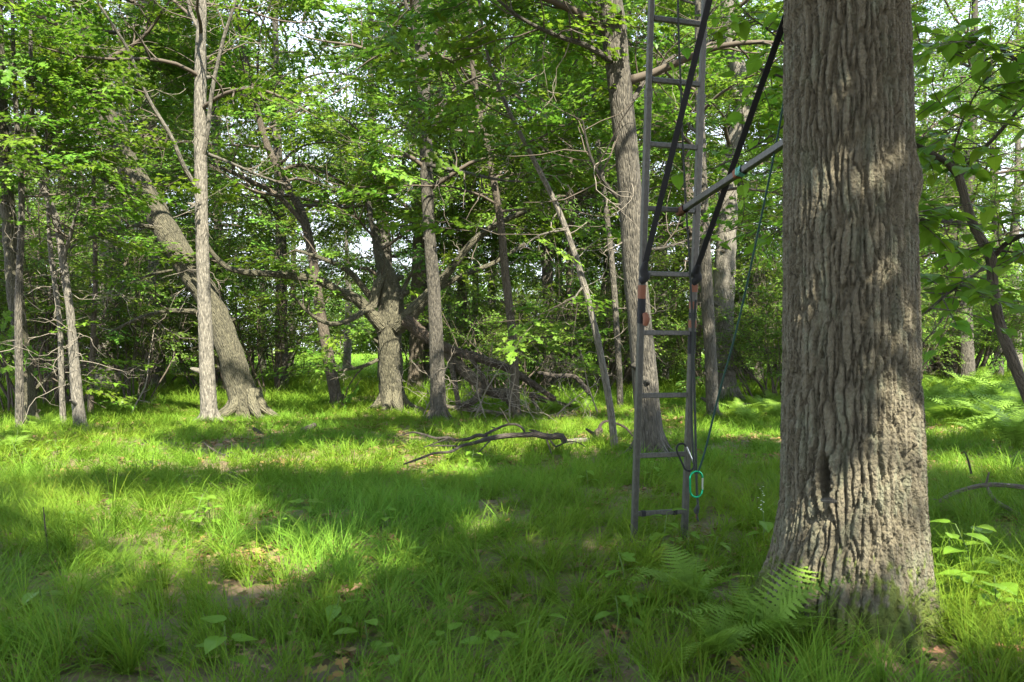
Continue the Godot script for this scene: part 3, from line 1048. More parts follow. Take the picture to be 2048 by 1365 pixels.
	var tussock := [make_sward(0.10, 3, 34, 0.40, 0.0042, 1.6), make_sward(0.12, 3, 30, 0.36, 0.0042, 1.6)]
	sow("sedge_tussocks", "tall arching sedge tussocks standing out of the shorter grass", tussock, 2.2, 9.0, 1.2, 0.68, true, 45)
	litter(16000)
	print("done ", Time.get_ticks_msec(), " ", copies_made)


func ground() -> void:
	var lines_x := [-700.0, -300.0, -120.0, -60.0]
	var lines_z := [80.0, 30.0]
	for k in 141:
		lines_x.append(-35.0 + k * 0.5)
	lines_x.append_array([60.0, 120.0, 300.0, 700.0])
	for k in 121:
		lines_z.append(10.0 - k * 0.5)
	lines_z.append_array([-58.0, -70.0, -100.0, -200.0, -400.0, -800.0])
	var s := Shape.new()
	for z: float in lines_z:
		for x: float in lines_x:
			s.point(Vector3(x, ground_at(x, z), z), Vector3.UP)
	var w := lines_x.size()
	for j in lines_z.size() - 1:
		for i in w - 1:
			var q := j * w + i
			s.idx.append_array(PackedInt32Array([q, q + w, q + 1, q + 1, q + w, q + w + 1]))
	var o := part("ground", s, mats.soil, self)
	o.set_meta("kind", "structure")
	var m := Shape.new()
	var edge := []
	for k in 41:
		var x := -300.0 + 15.0 * k
		edge.append(Vector3(x, 0.004, -46.0 + 3.0 * soft_noise.get_noise_1d(x * 4.0)))
	for e: Vector3 in edge:
		m.point(e + Vector3(0, 0.02, 0), Vector3.UP)
		m.point(Vector3(e.x * 2.0, 0.024, -700.0), Vector3.UP)
	for k in 40:
		m.idx.append_array(PackedInt32Array([k * 2, k * 2 + 1, k * 2 + 2, k * 2 + 2, k * 2 + 1, k * 2 + 3]))
	var mo := part("meadow", m, mats.meadow, self)
	mo.set_meta("kind", "structure")


func trees() -> void:
	# the thick oak by the ladder
	var oak := [Vector4(1.271, -0.093, -3.1, 0.4281), Vector4(1.276, -0.016, -3.1, 0.3892), Vector4(1.28, 0.051, -3.1, 0.3522), Vector4(1.288, 0.138, -3.1, 0.3191), Vector4(1.302, 0.254, -3.1, 0.2919), Vector4(1.313, 0.467, -3.1, 0.2656), Vector4(1.314, 0.758, -3.1, 0.2588), Vector4(1.313, 1.05, -3.1, 0.2510), Vector4(1.314, 1.635, -3.1, 0.2433), Vector4(1.31, 2.419, -3.1, 0.2306), Vector4(1.311, 3.404, -3.1, 0.2189), Vector4(1.322, 6.808, -3.1, 0.1751), Vector4(1.339, 10.501, -3.1, 0.0584)]
	var foot := xyz(oak[0])
	var o := tree("oak_tree", "thick oak trunk with deeply furrowed bark and mossy foot beside the ladder", "", oak, [[Vector4(1.3, 5.0, -3.0, 0.10), Vector4(1.9, 5.6, -1.5, 0.08), Vector4(2.6, 6.1, 0.3, 0.06), Vector4(3.1, 6.6, 1.6, 0.03)], [Vector4(1.3, 4.3, -3.0, 0.07), Vector4(1.7, 4.6, -1.8, 0.05), Vector4(2.3, 4.9, -0.6, 0.03)], [Vector4(1.4, 5.6, -3.0, 0.07), Vector4(2.4, 6.3, -1.6, 0.05), Vector4(3.4, 7.2, 0.2, 0.03)]], {"limb_leaves": 36, "limb_len": 1.1, "mesh": oak_trunk(oak, foot), "leaf": "oak", "low": 5.2, "high": 9.5, "boughs": 13, "reach": 3.6, "side": 10, "side_len": 1.1, "gap": 0.4, "loose": 0.3})
	var shelf := Shape.new()
	var sp := Vector3(1.108, 0.522, -2.8) - foot
	shelf.tube([Vector4(sp.x - 0.022, sp.y, sp.z, 0.007), Vector4(sp.x, sp.y + 0.003, sp.z + 0.02, 0.011), Vector4(sp.x + 0.028, sp.y - 0.004, sp.z, 0.006)], 8, 0.008, 0.3, bark_noise)
	part("bark_shelf", shelf, mats.pale_bark, o)

	tree("maple_tree", "slim pale-barked maple standing before the leaning mossy trunk", "", [Vector4(-4.324, -0.108, -11.4, 0.1574), Vector4(-4.332, 0.035, -11.4, 0.1217), Vector4(-4.379, 1.05, -11.4, 0.1002), Vector4(-4.427, 2.124, -11.4, 0.0895), Vector4(-4.46, 3.201, -11.4, 0.0895), Vector4(-4.479, 4.28, -11.4, 0.0895), Vector4(-4.477, 5.361, -11.4, 0.0751), Vector4(-4.458, 6.083, -11.4, 0.0573), Vector4(-4.479, 7.53, -11.4, 0.0465), Vector4(-4.517, 9.708, -11.4, 0.0215)],
		[[Vector4(-4.518, 3.359, -11.4, 0.0394), Vector4(-4.624, 3.622, -11.2, 0.0316), Vector4(-4.737, 4.028, -11, 0.0276), Vector4(-4.959, 4.485, -10.8, 0.0237), Vector4(-5.089, 5.021, -10.5, 0.0198), Vector4(-5.268, 5.424, -10.2, 0.0160), Vector4(-5.515, 5.845, -10, 0.0094)], [Vector4(-4.448, 3.791, -11.4, 0.0429), Vector4(-4.34, 4.109, -11.3, 0.0319), Vector4(-4.233, 4.719, -11.2, 0.0281), Vector4(-4.045, 5.388, -11.1, 0.0244), Vector4(-3.844, 5.907, -11, 0.0207), Vector4(-3.736, 6.744, -11, 0.0104)], [Vector4(-4.499, 5.65, -11.4, 0.0286), Vector4(-4.63, 5.939, -11.4, 0.0250), Vector4(-4.733, 6.517, -11.4, 0.0143)], [Vector4(-4.42, 3.884, -11.4, 0.0250), Vector4(-4.114, 3.797, -11.8, 0.0222), Vector4(-3.837, 3.699, -12.1, 0.0190), Vector4(-3.464, 3.609, -12.4, 0.0117)]],
		{"bark": "pale_bark", "low": 4.4, "high": 8.5, "boughs": 13, "reach": 2.2, "limb_leaves": 4, "limb_dead": 3, "dead": 16, "wobble": 0.06, "tint": Color(1.05, 1.05, 0.95)})
	tree("leaning_tree", "thick mossy trunk leaning steeply behind the slim pale maple", "", [Vector4(-4.084, -0.126, -12.5, 0.3060), Vector4(-4.147, -0.008, -12.5, 0.2511), Vector4(-4.282, 0.501, -12.5, 0.2119), Vector4(-4.465, 1.128, -12.5, 0.1962), Vector4(-4.711, 1.757, -12.5, 0.1844), Vector4(-5.059, 2.307, -12.5, 0.1962), Vector4(-5.375, 2.818, -12.5, 0.1883), Vector4(-5.692, 3.369, -12.5, 0.1766), Vector4(-6.025, 3.921, -12.5, 0.1726), Vector4(-6.288, 4.513, -12.5, 0.1491), Vector4(-6.553, 5.382, -12.5, 0.1334), Vector4(-6.773, 6.569, -12.5, 0.1177), Vector4(-6.905, 8.95, -12.5, 0.0785), Vector4(-6.999, 11.342, -12.5, 0.0314)],
		[[Vector4(-5.454, 2.905, -12.5, 0.0471), Vector4(-5.677, 2.968, -12.3, 0.0347), Vector4(-6.003, 2.891, -12.1, 0.0266), Vector4(-6.463, 2.658, -11.9, 0.0224), Vector4(-6.704, 2.422, -11.8, 0.0111)], [Vector4(-4.922, 1.642, -12.4, 0.0467), Vector4(-5.198, 1.643, -12.1, 0.0342), Vector4(-5.485, 1.558, -11.9, 0.0261), Vector4(-5.76, 1.381, -11.7, 0.0220), Vector4(-5.892, 1.283, -11.6, 0.0109)], [Vector4(-5.725, 3.374, -12.4, 0.0623), Vector4(-5.902, 3.506, -12.2, 0.0536), Vector4(-6.083, 3.577, -12.1, 0.0418), Vector4(-6.222, 3.677, -12, 0.0301)], [Vector4(-5.248, 2.287, -12.3, 0.0193), Vector4(-5.505, 2.19, -12.1, 0.0190), Vector4(-5.775, 2.045, -12, 0.0151), Vector4(-5.861, 1.947, -11.9, 0.0112), Vector4(-5.891, 1.857, -11.9, 0.0075)]],
		{"bark": "mossy_bark", "low": 5.4, "high": 9, "boughs": 14, "reach": 2.8, "limb_leaves": 2, "limb_dead": 5, "dead": 14, "wobble": 0.2})
	tree("straight_tree", "slender grey tree rising before the old forked stump tree", "", [Vector4(-1.089, -0.129, -11.9, 0.1718), Vector4(-1.097, 0.005, -11.9, 0.1270), Vector4(-1.128, 1.05, -11.9, 0.1083), Vector4(-1.181, 2.097, -11.9, 0.0971), Vector4(-1.257, 3.07, -11.9, 0.0896), Vector4(-1.304, 4.422, -11.9, 0.1008), Vector4(-1.365, 5.55, -11.9, 0.0934), Vector4(-1.411, 6.304, -11.9, 0.0859), Vector4(-1.459, 8.571, -11.9, 0.0560), Vector4(-1.462, 10.848, -11.9, 0.0187)],
		[[Vector4(-1.384, 5.587, -11.8, 0.0370), Vector4(-1.505, 5.919, -11.7, 0.0294), Vector4(-1.639, 6.466, -11.6, 0.0182)], [Vector4(-1.326, 4.61, -11.9, 0.0336), Vector4(-1.554, 4.841, -11.8, 0.0296), Vector4(-1.65, 4.439, -11.7, 0.0004)], [Vector4(-1.248, 3.797, -11.8, 0.0296), Vector4(-0.668, 3.574, -11.3, 0.0248), Vector4(-0.163, 3.36, -10.8, 0.0169), Vector4(0.304, 3.263, -10.5, 0.0099)]],
		{"bark": "grey_bark", "low": 3.3, "high": 8.6, "boughs": 13, "reach": 2.4, "side": 10, "limb_leaves": 8, "limb_dead": 2, "dead": 10, "tint": Color(1, 1, 1)})
	tree("old_tree", "old broken tree with a swollen fork, a dead snag and long crooked limbs", "", [Vector4(-2.03, -0.161, -13.6, 0.2988), Vector4(-2.039, 0.026, -13.6, 0.2220), Vector4(-2.074, 0.709, -13.6, 0.2049), Vector4(-2.092, 1.221, -13.6, 0.1964), Vector4(-2.084, 1.562, -13.6, 0.2220), Vector4(-2.076, 1.861, -13.6, 0.2348), Vector4(-2.119, 2.246, -13.6, 0.1707), Vector4(-2.239, 2.588, -13.6, 0.1024), Vector4(-2.326, 2.931, -13.6, 0.0683), Vector4(-2.394, 3.257, -13.5, 0.0424), Vector4(-2.454, 3.768, -13.5, 0.0254)],
		[[Vector4(-2.195, 1.431, -13.5, 0.1271), Vector4(-2.373, 1.656, -13.4, 0.1094), Vector4(-2.581, 1.885, -13.3, 0.0918), Vector4(-2.831, 1.996, -13.1, 0.0822), Vector4(-3.112, 2.16, -12.9, 0.0729), Vector4(-3.436, 2.214, -12.6, 0.0633), Vector4(-3.771, 2.234, -12.4, 0.0545), Vector4(-4.094, 2.238, -12.2, 0.0498), Vector4(-4.365, 2.32, -12.1, 0.0418), Vector4(-4.556, 2.558, -12, 0.0301), Vector4(-4.67, 2.785, -12, 0.0151)], [Vector4(-2.348, 1.765, -13.4, 0.0757), Vector4(-2.265, 2.144, -13.4, 0.0841), Vector4(-2.172, 2.322, -13.5, 0.0678)], [Vector4(-1.941, 1.431, -13.5, 0.1441), Vector4(-1.621, 1.735, -13.3, 0.1169), Vector4(-1.319, 2.045, -13.2, 0.0829), Vector4(-1.021, 2.367, -13.1, 0.0699), Vector4(-0.605, 2.848, -13, 0.0612), Vector4(-0.195, 3.118, -12.9, 0.0486), Vector4(0.29, 3.304, -12.8, 0.0402), Vector4(0.767, 3.486, -12.7, 0.0239)], [Vector4(-1.633, 1.765, -13.4, 0.0589), Vector4(-1.221, 2.11, -13.5, 0.0508), Vector4(-0.713, 2.365, -13.5, 0.0466), Vector4(-0.291, 2.546, -13.6, 0.0384), Vector4(0.222, 2.871, -13.6, 0.0256)],
			[Vector4(-2.414, 1.735, -13.3, 0.0543), Vector4(-2.645, 1.54, -13, 0.0449), Vector4(-2.926, 1.468, -12.8, 0.0362), Vector4(-3.197, 1.62, -12.6, 0.0277), Vector4(-3.447, 1.914, -12.5, 0.0157)], [Vector4(-2.262, 0.882, -13.4, 0.0336), Vector4(-2.518, 0.76, -13.2, 0.0290), Vector4(-2.888, 0.707, -13, 0.0163)], [Vector4(-1.9, 1.898, -13.5, 0.0508), Vector4(-1.786, 2.246, -13.6, 0.0341), Vector4(-1.53, 2.588, -13.6, 0.0213)], [Vector4(-2.366, 1.898, -13.5, 0.0593), Vector4(-2.708, 2.345, -13.3, 0.0501), Vector4(-3.079, 2.532, -13.1, 0.0370), Vector4(-3.546, 2.684, -13, 0.0245)]],
		{"bark": "mossy_bark", "low": 2.6, "high": 4.2, "boughs": 5, "reach": 1.6, "limb_leaves": 4, "limb_len": 0.8, "limb_dead": 3, "dead": 4, "wobble": 0.3})
	tree("thin_tree", "thin straight brown tree between the grey tree and the leaning pole tree", "", [Vector4(0.062, -0.116, -12.4, 0.1090), Vector4(0.054, 0.039, -12.4, 0.0739), Vector4(0.023, 1.05, -12.4, 0.0662), Vector4(-0.093, 2.141, -12.4, 0.0662), Vector4(-0.187, 3.077, -12.4, 0.0584), Vector4(-0.375, 4.172, -12.4, 0.0506), Vector4(-0.539, 4.955, -12.4, 0.0428), Vector4(-0.657, 6.053, -12.4, 0.0350), Vector4(-0.698, 8.887, -12.4, 0.0156)], [[Vector4(0.039, 1.128, -12.4, 0.0195), Vector4(0.276, 1.203, -12.2, 0.0153), Vector4(0.648, 1.261, -12, 0.0113)]],
		{"bark": "brown_bark", "low": 2.9, "high": 8, "boughs": 15, "reach": 2.0, "dead": 16, "limb_leaves": 6})
	tree("pole_tree", "thin pole-like tree leaning away from the fallen branch, bark pale and scarred", "", [Vector4(1.082, -0.068, -8.3, 0.0505), Vector4(1.072, 0.02, -8.3, 0.0391), Vector4(1.01, 0.529, -8.3, 0.0367), Vector4(0.881, 1.206, -8.3, 0.0344), Vector4(0.735, 1.78, -8.3, 0.0344), Vector4(0.605, 2.198, -8.3, 0.0297), Vector4(0.439, 2.616, -8.3, 0.0276), Vector4(0.146, 3.192, -8.3, 0.0253), Vector4(-0.073, 3.638, -8.3, 0.0206), Vector4(-0.256, 4.136, -8.3, 0.0162), Vector4(-0.388, 5.03, -8.3, 0.0091)],
		[[Vector4(0.735, 1.702, -8.3, 0.0115), Vector4(0.649, 1.591, -8.2, 0.0090), Vector4(0.613, 1.503, -8.2, 0.0067)], [Vector4(0.553, 2.302, -8.3, 0.0115), Vector4(0.285, 2.221, -8.1, 0.0089), Vector4(0.08, 2.056, -8, 0.0045)]], {"bark": "pale_bark", "low": 3.2, "high": 4.6, "boughs": 6, "reach": 1.3, "side": 6, "side_len": 0.6, "dead": 18, "dead_len": 0.5, "limb_leaves": 3, "limb_dead": 3})
	tree("tall_oak", "tall straight oak with shaggy grey bark right behind the ladder", "", [Vector4(1.341, -0.108, -7.7, 0.1885), Vector4(1.337, 0.012, -7.7, 0.1498), Vector4(1.309, 0.471, -7.7, 0.1257), Vector4(1.252, 1.147, -7.7, 0.1184), Vector4(1.181, 1.921, -7.7, 0.1112), Vector4(1.129, 2.746, -7.7, 0.1136), Vector4(1.062, 3.475, -7.7, 0.1136), Vector4(0.99, 4.157, -7.7, 0.1208), Vector4(0.928, 4.938, -7.7, 0.1088), Vector4(0.883, 7.39, -7.7, 0.0725), Vector4(0.886, 9.859, -7.7, 0.0242)],
		[[Vector4(1.022, 2.527, -7.7, 0.0218), Vector4(0.866, 2.676, -7.6, 0.0167), Vector4(0.736, 2.891, -7.5, 0.0141), Vector4(0.657, 3.193, -7.4, 0.0070)], [Vector4(0.948, 3.828, -7.6, 0.0334), Vector4(0.681, 3.895, -7.4, 0.0255), Vector4(0.39, 3.91, -7.2, 0.0203), Vector4(0.071, 3.985, -7, 0.0154), Vector4(-0.17, 4.14, -6.9, 0.0108)], [Vector4(0.927, 4.254, -7.7, 0.0290), Vector4(0.676, 4.598, -7.6, 0.0239), Vector4(0.407, 5.027, -7.5, 0.0141)], [Vector4(1.169, 3.475, -7.7, 0.0242), Vector4(1.374, 3.788, -7.9, 0.0198), Vector4(1.685, 4.099, -8.2, 0.0129)], [Vector4(1.181, 2.018, -7.7, 0.0145), Vector4(1.52, 2.068, -7.9, 0.0124), Vector4(1.915, 2.221, -8.1, 0.0102), Vector4(2.276, 2.459, -8.3, 0.0052)]],
		{"bark": "grey_bark", "low": 3.6, "high": 7.5, "boughs": 14, "reach": 2.8, "sides": 22, "limb_leaves": 9, "limb_dead": 2, "dead": 8, "wobble": 0.08})
	tree("ash_tree", "straight grey tree standing close before the pale burly trunk behind the ladder", "", [Vector4(3.108, -0.107, -12.3, 0.1235), Vector4(3.101, 0.032, -12.3, 0.0965), Vector4(3.065, 1.05, -12.3, 0.0927), Vector4(3.021, 1.823, -12.3, 0.0965), Vector4(2.97, 2.983, -12.3, 0.0888), Vector4(2.927, 4.147, -12.3, 0.0772), Vector4(2.9, 5.701, -12.3, 0.0656), Vector4(2.884, 8.824, -12.3, 0.0309)], [], {"low": 3.4, "high": 8, "boughs": 12, "reach": 2.2, "dead": 10})
	tree("burly_tree", "burly pale trunk with loose bark behind the straight grey tree", "", [Vector4(4.336, -0.004, -16, 0.3013), Vector4(4.296, 0.197, -16, 0.2310), Vector4(4.259, 1.251, -16, 0.1908), Vector4(4.273, 2.457, -16, 0.2109), Vector4(4.347, 3.767, -16, 0.1908), Vector4(4.37, 4.775, -16, 0.1707), Vector4(4.696, 6.089, -16, 0.1707), Vector4(4.448, 7.101, -16, 0.1507), Vector4(4.301, 8.621, -16, 0.1205), Vector4(4.21, 12.181, -16, 0.0502)], [[Vector4(4.746, 5.937, -16, 0.1105), Vector4(4.24, 6.325, -15.8, 0.0992), Vector4(3.745, 6.456, -15.6, 0.0783), Vector4(3.067, 6.679, -15.4, 0.0387)], [Vector4(4.797, 6.19, -16, 0.0703), Vector4(5.299, 6.389, -16.3, 0.0512), Vector4(5.537, 6.215, -16.4, 0.0257)]],
		{"bark": "pale_bark", "low": 4.6, "high": 9, "boughs": 12, "reach": 3.0, "wobble": 0.2, "dead": 10})
	tree("dark_tree", "dark tree curving behind the slim maple and the old forked tree", "", [Vector4(-3.236, -0.267, -15, 0.1601), Vector4(-3.274, -0.079, -15, 0.1177), Vector4(-3.446, 0.862, -15, 0.1036), Vector4(-3.618, 1.804, -15, 0.0942), Vector4(-3.79, 2.936, -15, 0.0847), Vector4(-4, 3.691, -15, 0.0847), Vector4(-4.38, 4.401, -15, 0.0706), Vector4(-4.665, 5.016, -15, 0.0612), Vector4(-4.952, 6.153, -15, 0.0518), Vector4(-5.242, 7.673, -15, 0.0330)], [[Vector4(-3.886, 3.361, -15, 0.0471), Vector4(-4.32, 3.889, -14.8, 0.0511), Vector4(-4.78, 4.133, -14.5, 0.0410), Vector4(-5.219, 4.311, -14.2, 0.0312)], [Vector4(-4.38, 4.401, -15, 0.0424), Vector4(-3.949, 4.496, -14.8, 0.0372), Vector4(-3.436, 4.311, -14.6, 0.0321), Vector4(-3.026, 4.039, -14.4, 0.0181)]],
		{"bark": "brown_bark", "low": 3.6, "high": 8.5, "boughs": 17, "reach": 2.6, "dead": 10})
	tree("thin_grey_tree", "thin grey tree standing just behind the leaning pole tree", "", [Vector4(1.923, -0.047, -14, 0.0791), Vector4(1.906, 0.102, -14, 0.0571), Vector4(1.863, 1.05, -14, 0.0527), Vector4(1.777, 2.369, -14, 0.0527), Vector4(1.638, 3.692, -14, 0.0483), Vector4(1.481, 5.017, -14, 0.0439), Vector4(1.429, 6.167, -14, 0.0395), Vector4(1.379, 9.008, -14, 0.0176)], [], {"low": 3.2, "high": 8, "boughs": 12, "reach": 2.0, "dead": 10, "twig": "dark_twig"})
	tree("rugged_tree", "dark rugged trunk among thin stems behind the deadfall", "", [Vector4(1.423, -0.079, -18, 0.1469), Vector4(1.4, 0.09, -18, 0.1073), Vector4(1.378, 1.05, -18, 0.1017), Vector4(1.312, 2.633, -18, 0.0904), Vector4(1.336, 4.446, -18, 0.0791), Vector4(1.294, 8.997, -18, 0.0452)], [], {"bark": "brown_bark", "low": 3.2, "high": 9, "boughs": 12, "reach": 2.4, "dead": 18})
	# the group at the wood's darker side
	tree("smooth_tree", "smooth slender trunk standing before the ivy-mottled thick trunk", "", [Vector4(-6.107, -0.129, -9.9, 0.0808), Vector4(-6.114, 0.007, -9.9, 0.0528), Vector4(-6.125, 0.677, -9.9, 0.0466), Vector4(-6.143, 1.547, -9.9, 0.0435), Vector4(-6.123, 2.295, -9.9, 0.0404), Vector4(-6.116, 3.043, -9.9, 0.0342), Vector4(-6.198, 4.168, -9.9, 0.0280), Vector4(-6.274, 6.049, -9.9, 0.0155)], [], {"bark": "grey_bark", "low": 2.6, "high": 6, "boughs": 5, "gap": 0.32, "reach": 0.9, "dead": 14})
	tree("mottled_tree", "thick trunk with mottled mossy bark just behind the smooth slender trunk", "", [Vector4(-6.393, -0.146, -10.6, 0.1730), Vector4(-6.421, 0.02, -10.6, 0.1198), Vector4(-6.478, 0.651, -10.6, 0.0965), Vector4(-6.577, 1.449, -10.6, 0.0998), Vector4(-6.662, 2.249, -10.6, 0.0965), Vector4(-6.748, 3.184, -10.6, 0.0898), Vector4(-6.837, 4.388, -10.6, 0.0798), Vector4(-6.918, 6.402, -10.6, 0.0499)], [[Vector4(-6.443, 0.452, -10.6, 0.0266), Vector4(-6.271, 0.647, -10.7, 0.0235), Vector4(-6.141, 0.813, -10.8, 0.0136)]], {"bark": "mossy_bark", "low": 3.2, "high": 7.5, "boughs": 5, "gap": 0.32, "reach": 1.0, "dead": 12, "wobble": 0.2})
	tree("crooked_tree", "slim crooked trunk with pale scaly bark next to a thinner twin", "", [Vector4(-5.512, -0.101, -10.2, 0.1089), Vector4(-5.526, 0.059, -10.2, 0.0800), Vector4(-5.58, 0.602, -10.2, 0.0672), Vector4(-5.622, 1.05, -10.2, 0.0576), Vector4(-5.669, 1.562, -10.2, 0.0480), Vector4(-5.743, 2.075, -10.2, 0.0448), Vector4(-5.85, 2.718, -10.2, 0.0416), Vector4(-6.058, 3.232, -10.2, 0.0416), Vector4(-6.159, 3.94, -10.2, 0.0320), Vector4(-6.199, 5.166, -10.2, 0.0192)], [[Vector4(-5.763, 2.204, -10.2, 0.0256), Vector4(-5.613, 2.51, -10.1, 0.0222), Vector4(-5.435, 2.937, -10, 0.0157)], [Vector4(-6.091, 3.296, -10.2, 0.0288), Vector4(-6.256, 3.657, -10.1, 0.0254), Vector4(-6.385, 3.946, -10, 0.0157)]], {"bark": "pale_bark", "low": 3.2, "high": 5.5, "boughs": 4, "gap": 0.34, "reach": 0.8, "dead": 26, "wobble": 0.22, "limb_dead": 6})
	tree("twin_tree", "thin scaly-barked trunk, thinner twin of the crooked pale one", "", [Vector4(-5.792, -0.08, -10.3, 0.0582), Vector4(-5.8, 0.049, -10.3, 0.0388), Vector4(-5.829, 0.662, -10.3, 0.0323), Vector4(-5.86, 1.438, -10.3, 0.0323), Vector4(-5.982, 2.345, -10.3, 0.0291), Vector4(-6.02, 3.123, -10.3, 0.0226), Vector4(-6.06, 4.294, -10.3, 0.0129)], [], {"bark": "pale_bark", "low": 2.2, "high": 4.5, "boughs": 4, "gap": 0.3, "reach": 0.7, "dead": 18, "wobble": 0.2})
	tree("shadow_tree", "dark thin trunk behind the crooked pale one, bare below", "", [Vector4(-6.668, -0.135, -12.6, 0.0633), Vector4(-6.669, 0.023, -12.6, 0.0475), Vector4(-6.644, 1.05, -12.6, 0.0395), Vector4(-6.603, 2.158, -12.6, 0.0356), Vector4(-6.654, 4.222, -12.6, 0.0277), Vector4(-6.708, 6.613, -12.6, 0.0158)], [], {"bark": "brown_bark", "low": 3.8, "high": 7, "boughs": 8, "reach": 1.4, "dead": 14})
	print("named trees ", Time.get_ticks_msec())
	# trees beside and behind the viewer, whose crowns shade the clearing
	for s in [[-4.6, 1.8, 6.2], [5.9, 2.2, 6.2], [9.0, -5.0, 6.2], [-9.5, -4.5, 6.2], [0.8, 6.6, 6.2], [10.5, 3.5, 6.2], [-1.8, 3.2, 6.2], [-8.0, 3.5, 6.2], [3.0, 3.4, 4.6]]:
		var x: float = s[0]
		var z: float = s[1]
		tree("shade_tree", "tall oak around the clearing whose high crown dapples the grass", "oaks around the clearing", [Vector4(x, -0.1, z, 0.3), Vector4(x, 0.2, z, 0.22), Vector4(x + 0.1, 4, z, 0.19), Vector4(x, 8, z + 0.1, 0.14), Vector4(x, 12, z, 0.04)], [], {"leaf": "oak", "low": s[2], "high": s[2] + 4.6, "boughs": 16, "reach": 4.2, "side": 12, "side_len": 1.2, "gap": 0.27, "loose": 0.35, "seed": int(x * 10)})


func backdrop() -> void:
	var protos := []
	var kinds := [["hazel_bush", "leafy hazel bush with many thin dark stems among the trees", 8, 3.4, 1.0, 10, 0.30], ["tall_bush", "tall thin-stemmed bush arching over the woodland grass", 7, 4.6, 0.8, 14, 0.27], ["low_bush", "low spreading bush with crowded stems at the wood's edge", 9, 2.6, 1.3, 8, 0.32]]
	for k in kinds.size():
		rng.seed = 300 + k
		var d: Array = kinds[k]
		protos.append(make_bush(d[0], d[1], "bushes under the trees", d[2], d[3], d[4], "hazel", d[5], d[6]))
	var spots := []
	rng.seed = 55
	for row in [[13.6, 12], [14.8, 16], [17.0, 20], [20.5, 20], [25.0, 24], [31.0, 28]]:
		var z: float = row[0]
		for k in row[1]:
			var slope := lerpf(-0.693, 0.694, (k + rng.randf()) / row[1])
			var clear: bool = (slope > -0.304 and slope < -0.159 and z > 15) or (slope > 0.500 and z < 30) or (z < 16 and slope > -0.45 and slope < 0.067) or (slope > 0.12 and slope < 0.30 and z < 19) or (z < 14 and slope > -0.5) or (slope > -0.141 and slope < -0.028 and z > 16 and k % 2 == 0)
			if clear and rng.randf() < 0.94:
				continue
			spots.append(Vector3(slope * z, 0, -z + rng.randf_range(-1.2, 1.2)))
	var used := [false, false, false]
	for s: Vector3 in spots:
		var k := rng.randi() % 3
		var turn := rng.randf() * TAU
		var size := rng.randf_range(0.8, 1.2)
		if used[k]:
			copy_of(protos[k], s, turn, size)
		else:
			put(protos[k], s, turn, size)
			used[k] = true
	# trees of the wood behind
	var trees_behind := []
	for k in 4:
		rng.seed = 400 + k
		var h := 13.0 + k
		var lean := rng.randf_range(-0.6, 0.6)
		trees_behind.append(tree("woodland_tree", ["grey slender tree of the wood behind with a tall leafy crown", "brown trunked tree of the wood behind with spreading boughs", "thick grey tree of the wood behind with a broad crown", "young pale-barked tree of the wood behind with a slim crown"][k], "trees of the wood behind",
			[Vector4(0, -0.2, 0, 0.22 + 0.03 * k), Vector4(0, 0.3, 0, 0.15 + 0.02 * k), Vector4(lean * 0.3, 3.5, 0.1, 0.12 + 0.02 * k), Vector4(lean, 7, 0, 0.09), Vector4(lean * 1.3, h, 0, 0.02)], [],
			{"bark": ["grey_bark", "brown_bark", "grey_bark", "pale_bark"][k], "leaf": "far", "low": [3.2, 2.9, 3.8, 2.5][k], "high": h - 1.0, "boughs": 27, "reach": [2.6, 2.8, 3.6, 2.2][k], "side": 9, "side_len": 1.0, "gap": 0.37, "loose": 0.3, "sides": 10, "dead": 8}))
	var first := [true, true, true, true]
	rng.seed = 66
	for row in [[18.5, 12], [23.0, 15], [28.5, 17], [36.0, 20]]:
		var z: float = row[0]
		for k in row[1]:
			var slope := lerpf(-0.737, 0.738, (k + rng.randf()) / row[1])
			var at := Vector3(slope * z, 0, -z + rng.randf_range(-1.8, 1.8))
			var kind := rng.randi() % 4
			if (slope > 0.500 and z < 22) or (slope > -0.29 and slope < -0.165 and z < 30):
				continue
			if first[kind]:
				put(trees_behind[kind], at, rng.randf() * TAU, rng.randf_range(0.9, 1.15))
				first[kind] = false
			else:
				copy_of(trees_behind[kind], at, rng.randf() * TAU, rng.randf_range(0.85, 1.2))
	# the far side of the meadow
	var places := []
	var tints := []
	rng.seed = 88
	for k in 70:
		var c := Vector3(rng.randf_range(-130, 130), rng.randf_range(4, 8), -150.0 + rng.randf_range(-12, 12))
		for j in 42:
			var d := Vector3(rng.randfn(0, 1), rng.randfn(0, 1), rng.randfn(0, 1)).normalized() * Vector3(6, c.y * 0.95, 5) * rng.randf_range(0.7, 1.0)
			places.append(Transform3D(Basis(Vector3(rng.randf_range(-1, 1), 1, rng.randf_range(-1, 1)).normalized(), rng.randf() * TAU).scaled(Vector3.ONE * rng.randf_range(4.0, 7.0)), c + d))
			tints.append(leaf_tint(Color.WHITE))
	tag(scatter("far_woods", sprays.far, places, tints, self), "hazy wood along the far side of the meadow", "woods", "", "stuff")
	# dark multi-stemmed stool at the meadow's edge
	rng.seed = 91
	var st := thing("coppiced_tree", "dark stool with many spreading stems at the meadow's edge", "tree", Vector3(13.836, 0, -24.612))
	var dark := Shape.new()
	dark.tube([Vector4(-0.1, -0.1, 0, 0.62), Vector4(-0.1, 0.3, 0, 0.48), Vector4(-0.1, 1.0, 0, 0.42), Vector4(-0.15, 2.4, 0, 0.36), Vector4(-0.2, 5.0, 0, 0.25)], 14, 0.2, 0.2, bark_noise)
	part("trunk", dark, mats.brown_bark, st)
	var fol := []
	var tw := Shape.new()
